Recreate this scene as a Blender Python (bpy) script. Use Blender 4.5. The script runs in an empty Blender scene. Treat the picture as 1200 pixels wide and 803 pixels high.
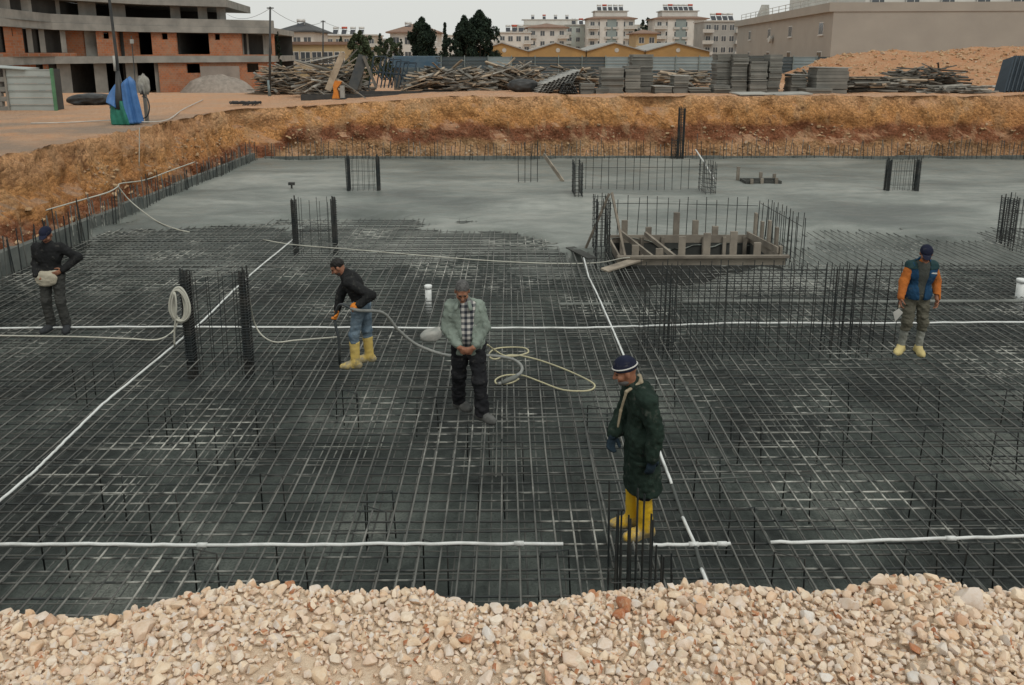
import bpy, bmesh, math, random
import numpy as np
from mathutils import Vector, Matrix, Euler
random.seed(7); rng = np.random.default_rng(7)
S = bpy.context.scene; COL = S.collection; PI = math.pi

# ---------------------------------------------------------------- camera
FPX = 925.0; CAMH = 4.487; VC = 258.6          # the optical axis lies above the middle of the frame
PITCH = math.radians(12.0); YAW = -math.radians(0.42)
cam = bpy.data.objects.new('camera', bpy.data.cameras.new('camera')); COL.objects.link(cam)
cam.data.sensor_width = 36; cam.data.lens = FPX / 1200 * 36
cam.data.clip_start = 0.05; cam.data.clip_end = 3000
cam.location = (0, 0, CAMH); cam.rotation_euler = (PI / 2 - PITCH, 0, YAW)
cam.data.shift_y = -(401.5 - VC) / 1200
S.camera = cam

# ---------------------------------------------------------------- world: even overcast sky
W = bpy.data.worlds.new('World'); S.world = W; W.use_nodes = True
wn = W.node_tree.nodes; wl = W.node_tree.links
SUN_EL, SUN_AZ = math.radians(52), math.radians(150)      # azimuth clockwise from +Y: behind the camera, to the right
sky = wn.new('ShaderNodeTexSky'); sky.sky_type = 'NISHITA'; sky.sun_disc = False
sky.sun_elevation = SUN_EL; sky.sun_rotation = SUN_AZ; sky.dust_density = 6; sky.air_density = 1.0
hs = wn.new('ShaderNodeHueSaturation'); hs.inputs['Saturation'].default_value = 0.12
mx = wn.new('ShaderNodeMix'); mx.data_type = 'RGBA'; mx.inputs['Factor'].default_value = 0.86
mx.inputs['B'].default_value = (8.3, 8.45, 8.05, 1)        # the cloud deck
bg = wn['Background']; bg.inputs['Strength'].default_value = 0.095
wl.new(sky.outputs[0], hs.inputs['Color']); wl.new(hs.outputs[0], mx.inputs['A'])
wl.new(mx.outputs['Result'], bg.inputs['Color'])
sun = bpy.data.objects.new('sun', bpy.data.lights.new('sun', 'SUN')); COL.objects.link(sun)
sun.data.energy = 1.0; sun.data.angle = math.radians(18); sun.data.color = (1, .95, .87)
sdir = Vector((math.sin(SUN_AZ) * math.cos(SUN_EL), math.cos(SUN_AZ) * math.cos(SUN_EL), math.sin(SUN_EL)))
sun.rotation_euler = sdir.to_track_quat('Z', 'Y').to_euler(); sun.location = (20, -20, 40)
S.view_settings.view_transform = 'Standard'; S.view_settings.look = 'None'
S.view_settings.gamma = 1; S.view_settings.exposure = 0.0; S.view_settings.use_curve_mapping = False

# ---------------------------------------------------------------- helpers
_cr = cam.rotation_euler.to_matrix()
def at(u, v, z=0.0):                 # the place on level z that stands at this point of the photograph
    d = _cr @ Vector(((u - 600) / FPX, -(v - VC) / FPX, -1)); return cam.location + d * ((z - CAMH) / d.z)
def aty(u, v, Y):                    # the same on the upright plane y = Y
    d = _cr @ Vector(((u - 600) / FPX, -(v - VC) / FPX, -1)); return cam.location + d * (Y / d.y)

def _hash(ix, iy, iz, s):
    h = (ix.astype(np.int64) * 374761393 + iy.astype(np.int64) * 668265263 + iz.astype(np.int64) * 2147483647 + s * 974634541) & 0xffffffff
    h = ((h ^ (h >> 13)) * 1274126177) & 0xffffffff
    h = (h ^ (h >> 16)) & 0xffffff
    return h / float(0xffffff)
def vnoise(p, s=0):                  # value noise, -1..1, p = (...,3)
    p = np.asarray(p, float); f = np.floor(p); t = p - f; t = t * t * (3 - 2 * t); i = f.astype(np.int64)
    r = 0
    for dx in (0, 1):
        for dy in (0, 1):
            for dz in (0, 1):
                w = (t[..., 0] if dx else 1 - t[..., 0]) * (t[..., 1] if dy else 1 - t[..., 1]) * (t[..., 2] if dz else 1 - t[..., 2])
                r = r + w * _hash(i[..., 0] + dx, i[..., 1] + dy, i[..., 2] + dz, s)
    return r * 2 - 1
def fbm(p, o=4, s=0):
    p = np.asarray(p, float); r = 0; a = 1.0; n = 0
    for k in range(o):
        r = r + a * vnoise(p * 2 ** k + 17.3 * k, s + k); n += a; a *= .5
    return r / n
def sstep(a, b, x):
    t = np.clip((np.asarray(x, float) - a) / (b - a), 0, 1); return t * t * (3 - 2 * t)

def tag(o, label=None, cat=None, group=None, kind=None):
    if label: o['label'] = label
    if cat: o['category'] = cat
    if group: o['group'] = group
    if kind: o['kind'] = kind
    return o
def thing(name, label, cat, loc=(0, 0, 0), group=None, rz=0):
    o = bpy.data.objects.new(name, None); COL.objects.link(o)
    o.location = loc; o.rotation_euler = (0, 0, rz); o.empty_display_size = .1
    return tag(o, label, cat, group)
def link(name, mesh, parent=None, loc=(0, 0, 0), rot=(0, 0, 0), scale=(1, 1, 1), mat=None):
    o = bpy.data.objects.new(name, mesh); COL.objects.link(o)
    o.location = loc; o.rotation_euler = rot; o.scale = scale
    if parent: o.parent = parent
    return o
def orient(d):
    return Vector(d).to_track_quat('Z', 'Y').to_euler()

class MB:
    def __init__(s): s.v = []; s.f = []; s.mi = []
    def add(s, vs, fs, mi=0):
        n = len(s.v); s.v += [tuple(v) for v in vs]; s.f += [tuple(i + n for i in f) for f in fs]; s.mi += [mi] * len(fs); return s
    def box(s, c, d, rot=None, mi=0, taper=1.0):
        vs = []
        for z in (-.5, .5):
            k = taper if z > 0 else 1
            for x, y in ((-.5, -.5), (.5, -.5), (.5, .5), (-.5, .5)):
                q = Vector((x * d[0] * k, y * d[1] * k, z * d[2]))
                if rot is not None: q = rot @ q
                vs.append(q + Vector(c))
        return s.add(vs, [(3, 2, 1, 0), (4, 5, 6, 7), (0, 1, 5, 4), (1, 2, 6, 5), (2, 3, 7, 6), (3, 0, 4, 7)], mi)
    def b2(s, a, b, mi=0):           # box from min corner to max corner
        return s.box([(a[i] + b[i]) / 2 for i in range(3)], [abs(b[i] - a[i]) for i in range(3)], mi=mi)
    def beam(s, a, b, w, h, mi=0, up=(0, 0, 1)):   # squared timber from a to b
        a = Vector(a); b = Vector(b); z = (b - a); L = z.length; z.normalize()
        x = Vector(up).cross(z)
        if x.length < 1e-3: x = Vector((1, 0, 0)).cross(z)
        x.normalize(); y = z.cross(x)
        return s.box((a + b) / 2, (w, h, L), Matrix((x, y, z)).transposed(), mi)
    def tube(s, path, r, n=6, mi=0, cap=True):
        P = [Vector(p) for p in path]; R = r if hasattr(r, '__len__') else [r] * len(P)
        vs = []; nx = None
        for i, p in enumerate(P):
            t = (P[min(i + 1, len(P) - 1)] - P[max(i - 1, 0)])
            if t.length < 1e-9: t = Vector((0, 0, 1))
            t.normalize()
            if nx is None:
                nx = t.cross(Vector((0, 0, 1)) if abs(t.z) < .9 else Vector((1, 0, 0)))
            nx = nx - t * nx.dot(t); nx.normalize(); ny = t.cross(nx)
            for k in range(n):
                a = 2 * PI * k / n; vs.append(p + (nx * math.cos(a) + ny * math.sin(a)) * R[i])
        fs = []
        for i in range(len(P) - 1):
            for k in range(n):
                fs.append((i * n + k, i * n + (k + 1) % n, (i + 1) * n + (k + 1) % n, (i + 1) * n + k))
        if cap: fs.append(tuple(range(n - 1, -1, -1))); fs.append(tuple((len(P) - 1) * n + k for k in range(n)))
        return s.add(vs, fs, mi)
    def prism(s, poly, z0, z1, mi=0):     # plan polygon, counter-clockwise
        n = len(poly)
        vs = [(x, y, z0) for x, y in poly] + [(x, y, z1) for x, y in poly]
        return s.add(vs, [tuple(range(n - 1, -1, -1)), tuple(range(n, 2 * n))] + [(i, (i + 1) % n, n + (i + 1) % n, n + i) for i in range(n)], mi)
    def xprism(s, poly, y0, y1, mi=0):    # outline in x,z, pushed along y
        n = len(poly)
        vs = [(x, y0, z) for x, z in poly] + [(x, y1, z) for x, z in poly]
        return s.add(vs, [tuple(range(n)), tuple(range(2 * n - 1, n - 1, -1))] + [((i + 1) % n, i, n + i, n + (i + 1) % n) for i in range(n)], mi)
    def mesh(s, name, mats, smooth=False, off=(0, 0, 0)):
        me = bpy.data.meshes.new(name)
        o = Vector(off)
        me.from_pydata([tuple(Vector(v) - o) for v in s.v], [], s.f)
        for m in (mats if isinstance(mats, (list, tuple)) else [mats]): me.materials.append(m)
        if any(s.mi): me.polygons.foreach_set('material_index', s.mi)
        if smooth: me.polygons.foreach_set('use_smooth', [True] * len(me.polygons))
        me.update(); return me
    def build(s, name, mats, parent=None, smooth=False, local=False):
        off = (0, 0, 0)
        if parent is not None and not local:
            off = parent.location if parent.parent is None else parent.location + parent.parent.location
        return link(name, s.mesh(name, mats, smooth, off), parent)
def npmesh(name, V, F, mats, smooth=True, parent=None):
    me = bpy.data.meshes.new(name); V = np.asarray(V, np.float32); F = np.asarray(F, np.int32)
    k = F.shape[1]
    me.vertices.add(len(V)); me.vertices.foreach_set('co', V.ravel())
    me.loops.add(F.size); me.loops.foreach_set('vertex_index', F.ravel())
    me.polygons.add(len(F)); me.polygons.foreach_set('loop_start', np.arange(0, F.size, k, dtype=np.int32))
    me.polygons.foreach_set('loop_total', np.full(len(F), k, np.int32))
    for m in (mats if isinstance(mats, (list, tuple)) else [mats]): me.materials.append(m)
    if smooth: me.polygons.foreach_set('use_smooth', np.ones(len(F), bool))
    me.update(calc_edges=True); me.validate()
    return link(name, me, parent)

# ---------------------------------------------------------------- materials
class Mat:
    def __init__(s, name, rough=.8, spec=.3, metal=0):
        s.m = bpy.data.materials.new(name); s.m.use_nodes = True; s.n = s.m.node_tree.nodes; s.l = s.m.node_tree.links
        s.b = s.n['Principled BSDF']; s.b.inputs['Roughness'].default_value = rough
        s.b.inputs['Specular IOR Level'].default_value = spec; s.b.inputs['Metallic'].default_value = metal
        s.geo = s.n.new('ShaderNodeNewGeometry'); s.pos = s.geo.outputs['Position']
    def set(s, sock, val):
        if hasattr(val, 'links') or isinstance(val, bpy.types.NodeSocket): s.l.new(val, sock)
        elif isinstance(val, (tuple, list)) and len(val) == 3 and sock.type == 'RGBA': sock.default_value = (*val, 1)
        else: sock.default_value = val
    def noise(s, scale, detail=4, vec=None, stretch=None, rough=.55, dist=0):
        n = s.n.new('ShaderNodeTexNoise'); n.inputs['Scale'].default_value = scale; n.inputs['Detail'].default_value = detail
        n.inputs['Roughness'].default_value = rough; n.inputs['Distortion'].default_value = dist
        v = vec or s.pos
        if stretch:
            m = s.n.new('ShaderNodeMapping'); m.inputs['Scale'].default_value = stretch; s.l.new(v, m.inputs['Vector']); v = m.outputs[0]
        s.l.new(v, n.inputs['Vector']); return n.outputs[0]
    def voronoi(s, scale, out='Distance', feature='F1', vec=None):
        n = s.n.new('ShaderNodeTexVoronoi'); n.feature = feature; n.inputs['Scale'].default_value = scale
        s.l.new(vec or s.pos, n.inputs['Vector']); return n.outputs[out]
    def ramp(s, fac, stops):
        n = s.n.new('ShaderNodeValToRGB'); e = n.color_ramp.elements
        while len(e) < len(stops): e.new(.5)
        for el, (p, c) in zip(e, stops):
            el.position = p; el.color = (c, c, c, 1) if not hasattr(c, '__len__') else (*c, 1)
        s.l.new(fac, n.inputs[0]); return n.outputs[0]
    def mix(s, f, a, b, mode='MIX'):
        n = s.n.new('ShaderNodeMix'); n.data_type = 'RGBA'; n.blend_type = mode
        s.set(n.inputs['Factor'], f); s.set(n.inputs['A'], a); s.set(n.inputs['B'], b); return n.outputs['Result']
    def math(s, op, a, b=0.0, clamp=False):
        n = s.n.new('ShaderNodeMath'); n.operation = op; n.use_clamp = clamp; s.set(n.inputs[0], a); s.set(n.inputs[1], b); return n.outputs[0]
    def sep(s, v=None):
        n = s.n.new('ShaderNodeSeparateXYZ'); s.l.new(v or s.pos, n.inputs[0]); return n.outputs
    def rnd(s):
        n = s.n.new('ShaderNodeObjectInfo'); return n.outputs['Random']
    def island(s): return s.geo.outputs['Random Per Island']
    def color(s, c): s.set(s.b.inputs['Base Color'], c); return s
    def rough(s, r): s.set(s.b.inputs['Roughness'], r); return s
    def bump(s, h, strength=.4, dist=.02):
        n = s.n.new('ShaderNodeBump'); n.inputs['Strength'].default_value = strength; n.inputs['Distance'].default_value = dist
        s.l.new(h, n.inputs['Height']); s.l.new(n.outputs[0], s.b.inputs['Normal']); return s
def mk(name, a, b=None, scale=3, rough=.8, spec=.3, metal=0, bump=0, bscale=40, bdist=.01, detail=5, isl=None, vary=0, lo=.35, hi=.65, stretch=None, objc=False):
    """two-tone worn surface; vary = brightness difference from piece to piece"""
    m = Mat(name, rough, spec, metal); b = b or tuple(x * .75 for x in a)
    vec = None
    if objc:
        tc = m.n.new('ShaderNodeTexCoord'); vec = tc.outputs['Object']
    c = m.mix(m.ramp(m.noise(scale, detail, vec=vec, stretch=stretch), [(lo, 0.), (hi, 1.)]), a, b)
    if vary:
        r = m.island() if isl else m.rnd()
        k = m.ramp(r, [(0, 1 - vary), (1, 1 + vary * .6)]); c = m.mix(1.0, c, k, 'MULTIPLY')
    m.color(c)
    if bump: m.bump(m.noise(bscale, 4, vec=vec), bump, bdist)
    return m.m

# ================================================================ the ground: one sheet from the pit's foot to the horizon
PX0, PX1, PY0, PY1 = -10.6, 25.0, 4.2, 33.55         # foot of the pit walls
def zter(x, y):
    x = np.asarray(x, float); y = np.asarray(y, float)
    z = 2.65 - .49 * sstep(-1, -11, x) * sstep(8, 16, y) - .80 * sstep(8, 3.6, y)
    z = z - 1.25 * sstep(44, 74, y) * sstep(-4, -18, x)
    z = z - .6 * sstep(60, 110, y) * sstep(-18, 0, x)
    return z
def soil_material():
    m = Mat('soil', .95, .15)
    x, y, z = m.sep()
    nb = m.noise(.55, 5); nf = m.noise(5, 6, rough=.65); ns = m.noise(1.6, 5, stretch=(1, 1, .5))
    # trampled orange earth on the terrace
    top = m.mix(m.ramp(nb, [(.35, 0.), (.66, 1.)]), (.68, .36, .19), (.60, .37, .235))
    top = m.mix(m.ramp(nf, [(.42, 0.), (.72, .8)]), top, (.66, .47, .33))
    gm = m.math('MULTIPLY', m.ramp(m.math('MULTIPLY_ADD', x, -.06), [(.7, 0.), (.78, 1.)]), m.ramp(m.noise(.25, 4), [(.4, .1), (.55, .9)]))
    gm = m.math('MULTIPLY', gm, m.ramp(m.math('MULTIPLY', y, .02), [(.56, 1.), (.66, .15)]))
    top = m.mix(gm, top, (.36, .285, .225))
    # cut face: layers of ochre, dark red clay and pale rubble
    zw = m.math('ADD', m.math('ADD', z, m.ramp(m.math('MULTIPLY', x, -.1), [(.93, 0.), (1.0, .75)])), m.math('MULTIPLY', m.math('SUBTRACT', m.noise(.5, 4, stretch=(1, 1, .2)), .5), 1.2))
    band = m.ramp(m.math('DIVIDE', m.math('ADD', zw, .6), 3.2), [(.0, (.56, .40, .26)), (.38, (.52, .32, .17)), (.46, (.25, .10, .058)), (.60, (.29, .12, .065)), (.67, (.64, .33, .13)), (.84, (.70, .385, .16)), (.97, (.74, .45, .24))])
    pal = m.ramp(ns, [(.53, 0.), (.60, 1.)])
    low = m.ramp(zw, [(0.0, .85), (.95 / 2.2, 0.0)])
    vor = m.voronoi(7, 'Distance'); 
    vc = m.ramp(m.voronoi(8, 'Color'), [(0, (.55, .5, .45)), (1, (1.35, 1.3, 1.25))]); vc2 = m.ramp(m.voronoi(19, 'Color'), [(0, (.65, .62, .6)), (1, (1.3, 1.27, 1.25))]); band = m.mix(.8, m.mix(.7, band, vc, 'MULTIPLY'), vc2, 'MULTIPLY')
    face = m.mix(m.math('MULTIPLY', pal, .4), band, (.56, .39, .23))
    fine = m.noise(14, 6, rough=.75); face = m.mix(m.ramp(fine, [(.36, .5), (.5, 0.)]), face, (.30, .155, .075)); face = m.mix(m.ramp(fine, [(.55, 0.), (.72, .6)]), face, (.72, .54, .34))  # fine dark flecks paint shaded crevices into the face; paler flecks over them
    rub = m.math('MULTIPLY', m.math('MULTIPLY', m.ramp(vor, [(.2, 1.), (.4, 0.)]), m.ramp(m.noise(.8, 4, stretch=(1, 1, 1.4)), [(.42, 0.), (.55, 1.)])), m.ramp(zw, [(.45, 1.), (.75, .1)]))
    face = m.mix(m.math('MULTIPLY', rub, .7), face, (.62, .50, .38))
    face = m.mix(m.math('MULTIPLY', m.ramp(m.noise(2.2, 6, rough=.7), [(.57, 0.), (.68, 1.)]), .75), face, (.13, .06, .035))
    red = m.ramp(m.noise(.13, 3, stretch=(1, 1, .3)), [(.5, 0.), (.62, .55)])
    face = m.mix(m.math('MULTIPLY', red, .6), face, (.42, .17, .075))
    nz = m.sep(m.geo.outputs['True Normal'])[2]
    c = m.mix(m.ramp(nz, [(.55, 0.), (.9, 1.)]), face, top)
    m.color(c)
    m.bump(m.math('ADD', m.math('ADD', m.noise(6, 6, rough=.75), m.math('MULTIPLY', m.noise(30, 4), .35)), m.math('MULTIPLY', m.voronoi(8), -.5)), 1.0, .16)
    return m.m
M_SOIL = soil_material()
def ground():
    # walk round the pit, corners rounded, clockwise seen from above inside -> outward normals
    pts = []; r = .9
    def seg(a, b, step, n):
        a = np.array(a, float); b = np.array(b, float); L = np.linalg.norm(b - a); k = max(2, int(L / step))
        for i in range(k): pts.append((*(a + (b - a) * i / k), *n))
    def arc(cx, cy, a0, a1, k=8):
        for i in range(k):
            a = math.radians(a0 + (a1 - a0) * i / k); pts.append((cx + r * math.cos(a), cy + r * math.sin(a), math.cos(a), math.sin(a)))
    seg((PX0, PY0 + r), (PX0, PY1 - r), .13, (-1, 0)); arc(PX0 + r, PY1 - r, 180, 90)
    seg((PX0 + r, PY1), (PX1 - r, PY1), .13, (0, 1)); arc(PX1 - r, PY1 - r, 90, 0)
    seg((PX1, PY1 - r), (PX1, PY0 + r), .5, (1, 0)); arc(PX1 - r, PY0 + r, 0, -90)
    seg((PX1 - r, PY0), (PX0 + r, PY0), .25, (0, -1)); arc(PX0 + r, PY0 + r, 270, 180)
    A = np.array(pts); N = len(A); B = A[:, :2]; Nn = A[:, 2:]
    rows = []; NW = 22
    for j in range(NW + 1):
        t = j / NW; rows.append((.95 * t ** .85, t, 1))
    for o in (.12, .3, .55, .9, 1.4, 2, 2.8, 3.8, 5, 6.5, 8.5, 11, 14, 18, 23, 29, 37, 48, 62, 85, 120, 180, 300, 520, 900):
        rows.append((.95 + o, 1, 0))
    V = []
    for off, t, wall in rows:
        xy = B + Nn * off
        zt = zter(xy[:, 0], xy[:, 1]); zb = -.85
        if wall:
            z = zb + (zt - zb) * t
            p3 = np.stack([xy[:, 0], xy[:, 1], z * .8], -1)
            d = fbm(p3 * .8, 4, 3) * .32 + fbm(p3 * np.array([3.1, 3.1, 2.2]), 4, 5) * .26 + (1 - 2 * np.abs(fbm(p3 * np.array([2.3, 2.3, .7]), 3, 12))) * .12
            hollow = np.clip(fbm(p3 * np.array([.45, .45, .9]) + 3, 3, 9) - .12, 0, 1) * .7
            d = (d + hollow) * min(1, 4 * t * (1.18 - t)) 
            xy = xy + Nn * d[:, None]
            z = z + fbm(p3 * 2, 3, 8) * .12 * min(1, t * 3)
        else:
            p3 = np.stack([xy[:, 0], xy[:, 1], xy[:, 0] * 0], -1)
            k = min(1, 4 / (off + .01)) if off > 4 else 1
            z = zt + (fbm(p3 * .7, 4, 21) * .1 + fbm(p3 * 3, 3, 23) * .035) * k - .03 * math.exp(-(off - .95) * 2.2)
            if off < 2: xy = xy + Nn * (fbm(p3 * .8, 4, 3) * .32)[:, None] * math.exp(-(off - .95) * 1.5)
        V.append(np.concatenate([xy, z[:, None]], 1))
    V = np.concatenate(V); F = []
    R = len(rows); i = np.arange(N)
    for j in range(R - 1):
        F.append(np.stack([j * N + i, j * N + (i + 1) % N, (j + 1) * N + (i + 1) % N, (j + 1) * N + i], 1))
    o = npmesh('ground', V, np.concatenate(F)[:, ::-1], M_SOIL); tag(o, kind='structure'); return o
GROUND = ground()

# ---- blinding concrete under the mat, damp and dark, and the fresh pour creeping over it
def blinding_material():
    m = Mat('blinding', .6, .35)
    n = m.noise(.5, 6, rough=.6); n2 = m.noise(6, 5)
    c = m.ramp(n, [(.40, (.010, .014, .013)), (.49, (.048, .06, .055)), (.58, (.11, .13, .118)), (.70, (.27, .29, .26))])
    c = m.mix(m.ramp(n2, [(.4, 0.), (.7, .45)]), c, (.10, .118, .108)); c = m.mix(m.ramp(m.noise(40, 4), [(.45, 0.), (.7, .6)]), c, (.03, .038, .035))
    m.color(c); m.rough(m.ramp(n, [(.35, .42), (.6, .85)])); m.bump(m.noise(9, 6, rough=.7), .7, .04); return m.m
def pour_material():
    m = Mat('fresh_concrete', .5, .4)
    n = m.noise(.35, 6, stretch=(.45, 1, 1), dist=.6); n2 = m.noise(2.2, 5, stretch=(.5, 1.2, 1))
    c = m.ramp(n, [(.32, (.092, .105, .097)), (.46, (.162, .18, .165)), (.58, (.236, .254, .233)), (.74, (.335, .35, .32))])
    c = m.mix(m.ramp(n2, [(.42, .0), (.72, .55)]), c, (.135, .15, .14))
    z = m.sep()[2]
    m.color(c); m.rough(m.ramp(n2, [(.3, .34), (.7, .7)])); m.bump(m.math('ADD', m.noise(3, 6, rough=.65), m.math('MULTIPLY', m.noise(18, 4), .4)), .55, .05); return m.m
M_BLIND = blinding_material(); M_POUR = pour_material()
def grid_sheet(name, xs, ys, zf, mat, keep=None):
    X, Y = np.meshgrid(xs, ys); Z = zf(X, Y); V = np.stack([X, Y, Z], -1).reshape(-1, 3)
    nx, ny = len(xs), len(ys); i, j = np.meshgrid(np.arange(nx - 1), np.arange(ny - 1)); a = (j * nx + i)
    F = np.stack([a, a + 1, a + nx + 1, a + nx], -1).reshape(-1, 4)
    if keep is not None:
        c = V[F].mean(1); F = F[keep(c[:, 0], c[:, 1])]
    return npmesh(name, V, F, mat)
ZB = -.56
PITX0, PITX1, PITY0, PITY1 = 2.5, 5.92, 16.62, 18.65     # the shuttered lift pit
def in_pit(x, y, g=0): return (x > PITX0 - g) & (x < PITX1 + g) & (y > PITY0 - g) & (y < PITY1 + g)
def zblind(X, Y):
    p = np.stack([X, Y, X * 0], -1); return ZB + fbm(p * .6, 4, 31) * .06 + fbm(p * 3, 3, 33) * .02
o = grid_sheet('pit_floor', np.arange(PX0 - .6, PX1 + .7, .22), np.arange(PY0 - .5, PY1 + .5, .22), zblind, M_BLIND, lambda x, y: ~in_pit(x, y)); tag(o, kind='structure')
_bx = [-12, -9, -6.5, -4.6, -1.2, -.2, .6, 1.6, 2.2, 6.4, 7.6, 9.2, 10.4, 13, 26]
_by = [20.3, 20.35, 20.9, 21.0, 21.1, 20.2, 19.2, 18.4, 17.9, 17.9, 18.5, 19.3, 19.6, 19.0, 19.0]
def yfront(X): return np.interp(X, _bx, _by)
def zpour(X, Y):
    p = np.stack([X, Y, X * 0], -1)
    d = Y - yfront(X) + fbm(p * np.array([.55, .9, 1]), 4, 41) * 2.8      # metres behind the toe of the pour
    body = .075 + fbm(p * .45, 4, 43) * .06 + fbm(p * np.array([1.1, 2.4, 1]), 4, 45) * .05 + fbm(p * 5, 3, 47) * .012
    k = sstep(-2.6, .5, d)
    body = body - .11 * np.exp(-np.maximum(d, 0) / 1.3) * (fbm(p * np.array([1.3, 2.0, 1]), 3, 46) + .35)
    return (ZB - .05) * (1 - k) + body * k + (1 - k) * k * fbm(p * 2.2, 4, 49) * .5 + .03 * np.maximum(fbm(p * np.array([2.2, 3.5, 1]), 3, 48), 0) * k
o = grid_sheet('fresh_concrete_slab', np.arange(PX0 - .6, PX1 + .7, .11), np.concatenate([np.arange(12.5, 24, .09), np.arange(24, PY1 + .6, .16)]), zpour, M_POUR, lambda x, y: ~in_pit(x, y)); tag(o, kind='structure')

# ================================================================ reinforcement
def rebar_material(name='rebar', splash=True, dust=.55, tone=(.33, .345, .315)):
    m = Mat(name, .65, .35, .0)
    c = m.mix(m.ramp(m.noise(4, 4), [(.4, 0.), (.65, 1.)]), (.022, .029, .031), (.05, .05, .046))
    if splash:
        patch = m.ramp(m.noise(.42, 6, rough=.65), [(.50, 0.), (.64, 1.)])
        br = m.ramp(m.noise(5.5, 4), [(.42, .05), (.55, 1.)])
        base = m.ramp(m.noise(1.7, 4), [(.36, .15), (.66, .8)])
        f = m.math('MAXIMUM', m.math('MULTIPLY', patch, br), m.math('MULTIPLY', base, dust))
        c = m.mix(f, c, tone)
    m.color(c); return m.m
M_BAR = rebar_material(); M_BARL = rebar_material('dusty_rebar', True, .44, (.46, .46, .42)); M_BARX = rebar_material('cross_rebar', True, .06, (.46, .47, .43)); M_DARKBAR = rebar_material('clean_rebar', False)
def barmesh(pts, r, n=5, name='bar', mat=None): return MB().tube(pts, r, n).mesh(name, mat or M_BAR, True)
SP = .18
mat_root = thing('rebar_mat', 'dark steel reinforcing mat of crossed bars spread over the pit floor', 'rebar mat', (6, 12, 0))
off = Vector((6, 12, 0))
def wavy(a, b, k, amp, z):
    a = np.array(a, float); b = np.array(b, float); out = []
    ph = rng.uniform(0, 50)
    for i in range(k + 1):
        t = i / k; q = a + (b - a) * t
        w = vnoise(np.array([t * 6 + ph, ph, 0.])) * amp; w2 = vnoise(np.array([t * 9 + ph, ph, 9.])) * amp * .7
        n = np.array([-(b - a)[1], (b - a)[0]]); n = n / np.linalg.norm(n)
        out.append((*(q + n * w), z + w2))
    return out
YM0, YM1 = 4.7, 21.3
nl = int((PX1 - .3 - PX0 - .3) / SP)
for i in range(nl):                                   # lengthways bars lie on top
    x = PX0 + .45 + i * SP + rng.normal(0, .012)
    y1 = min(YM1, float(yfront(x)) + 1.0)
    if PITX0 - .2 < x < PITX1 + .2: y1 = PITY0 - .25
    pts = wavy((x, YM0 + rng.uniform(-.1, .2)), (x + rng.normal(0, .02), y1), 9, .022, .012)
    link('bar', barmesh([Vector(q) - off for q in pts], .0102, mat=M_BARL), mat_root)
nt = int((YM1 - YM0) / SP)
for j in range(nt):                                   # crossways bars under them
    y = YM0 + .1 + j * SP + rng.normal(0, .012)
    x0, x1 = PX0 + .3, PX1 - .4
    pts = wavy((x0, y), (x1, y + rng.normal(0, .02)), 18, .02, -.006)
    if y > PITY0 - .2: pts = [q for q in pts if q[0] < PITX0 - .1]
    link('bar', barmesh([Vector(q) - off for q in pts], .0102, mat=M_BARX), mat_root)
low = MB()
for i in range(nl):
    x = PX0 + .45 + (i + .47) * SP + rng.normal(0, .012); y1 = YM1
    if PITX0 - .2 < x < PITX1 + .2: y1 = PITY0 - .25
    low.tube(wavy((x, YM0), (x, y1), 6, .02, -.44), .009, 4, cap=False)
for j in range(nt):
    y = YM0 + .1 + (j + .5) * SP + rng.normal(0, .012)
    if y > PITY0 - .2 or j % 2: continue
    low.tube(wavy((PX0 + .3, y), (PX1 - .4, y), 12, .02, -.40), .008, 4, cap=False)
tag(low.build('bottom_bars', M_BAR, mat_root, True), kind='stuff')
ex = MB()                                             # loose extra top bars and laps
for k in range(70):
    x = rng.uniform(-10, 12); y = rng.uniform(4.6, 15.5); L = rng.uniform(1.2, 3)
    if rng.random() < .8: ex.tube(wavy((x, y), (x + rng.normal(0, .02), min(y + L, 16.5)), 4, .015, .03), .009, 4)
    else: ex.tube(wavy((x, y), (x + L, y + rng.normal(0, .02)), 4, .015, .03), .009, 4)
for k in range(12):                                   # the pale doubled bars left of the lift pit
    x = .95 + k * .14
    ex.tube(wavy((x, 13.3 + rng.uniform(-.3, .2)), (x + .02, 17.3 + rng.uniform(-.4, .3)), 5, .012, .035), .011, 4)
tag(ex.build('lap_bars', M_BAR, mat_root, True), kind='stuff')
# bar chairs that hold the top mat up
cm = MB(); hh = .5
cm.tube([(-.14, .02, -hh), (-.13, 0, .035), (.13, 0, .035), (.15, -.03, -hh)], .0085, 5)
cme = cm.mesh('bar_chair', M_DARKBAR, True)
for (u, v) in [(92, 437), (120, 425), (185, 470), (205, 480), (240, 510), (262, 505), (310, 485), (318, 560), (190, 585), (410, 462), (405, 452), (445, 580), (440, 600), (510, 640), (575, 560), (650, 650), (560, 500), (500, 470), (600, 520), (830, 540), (845, 480), (880, 500), (935, 560), (975, 505), (985, 452), (1090, 455), (1085, 560), (1095, 500), (1190, 460), (1110, 590), (870, 600), (925, 655), (1080, 650), (1180, 510), (1010, 480), (700, 480), (780, 440), (330, 420), (130, 560), (60, 620), (240, 650), (340, 640), (1150, 640)]:
    q = at(u, v); link('bar_chair', cme, mat_root, (q.x - off.x, q.y - off.y, 0), (0, 0, rng.uniform(-.5, .5)), (1, 1, 1))

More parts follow.
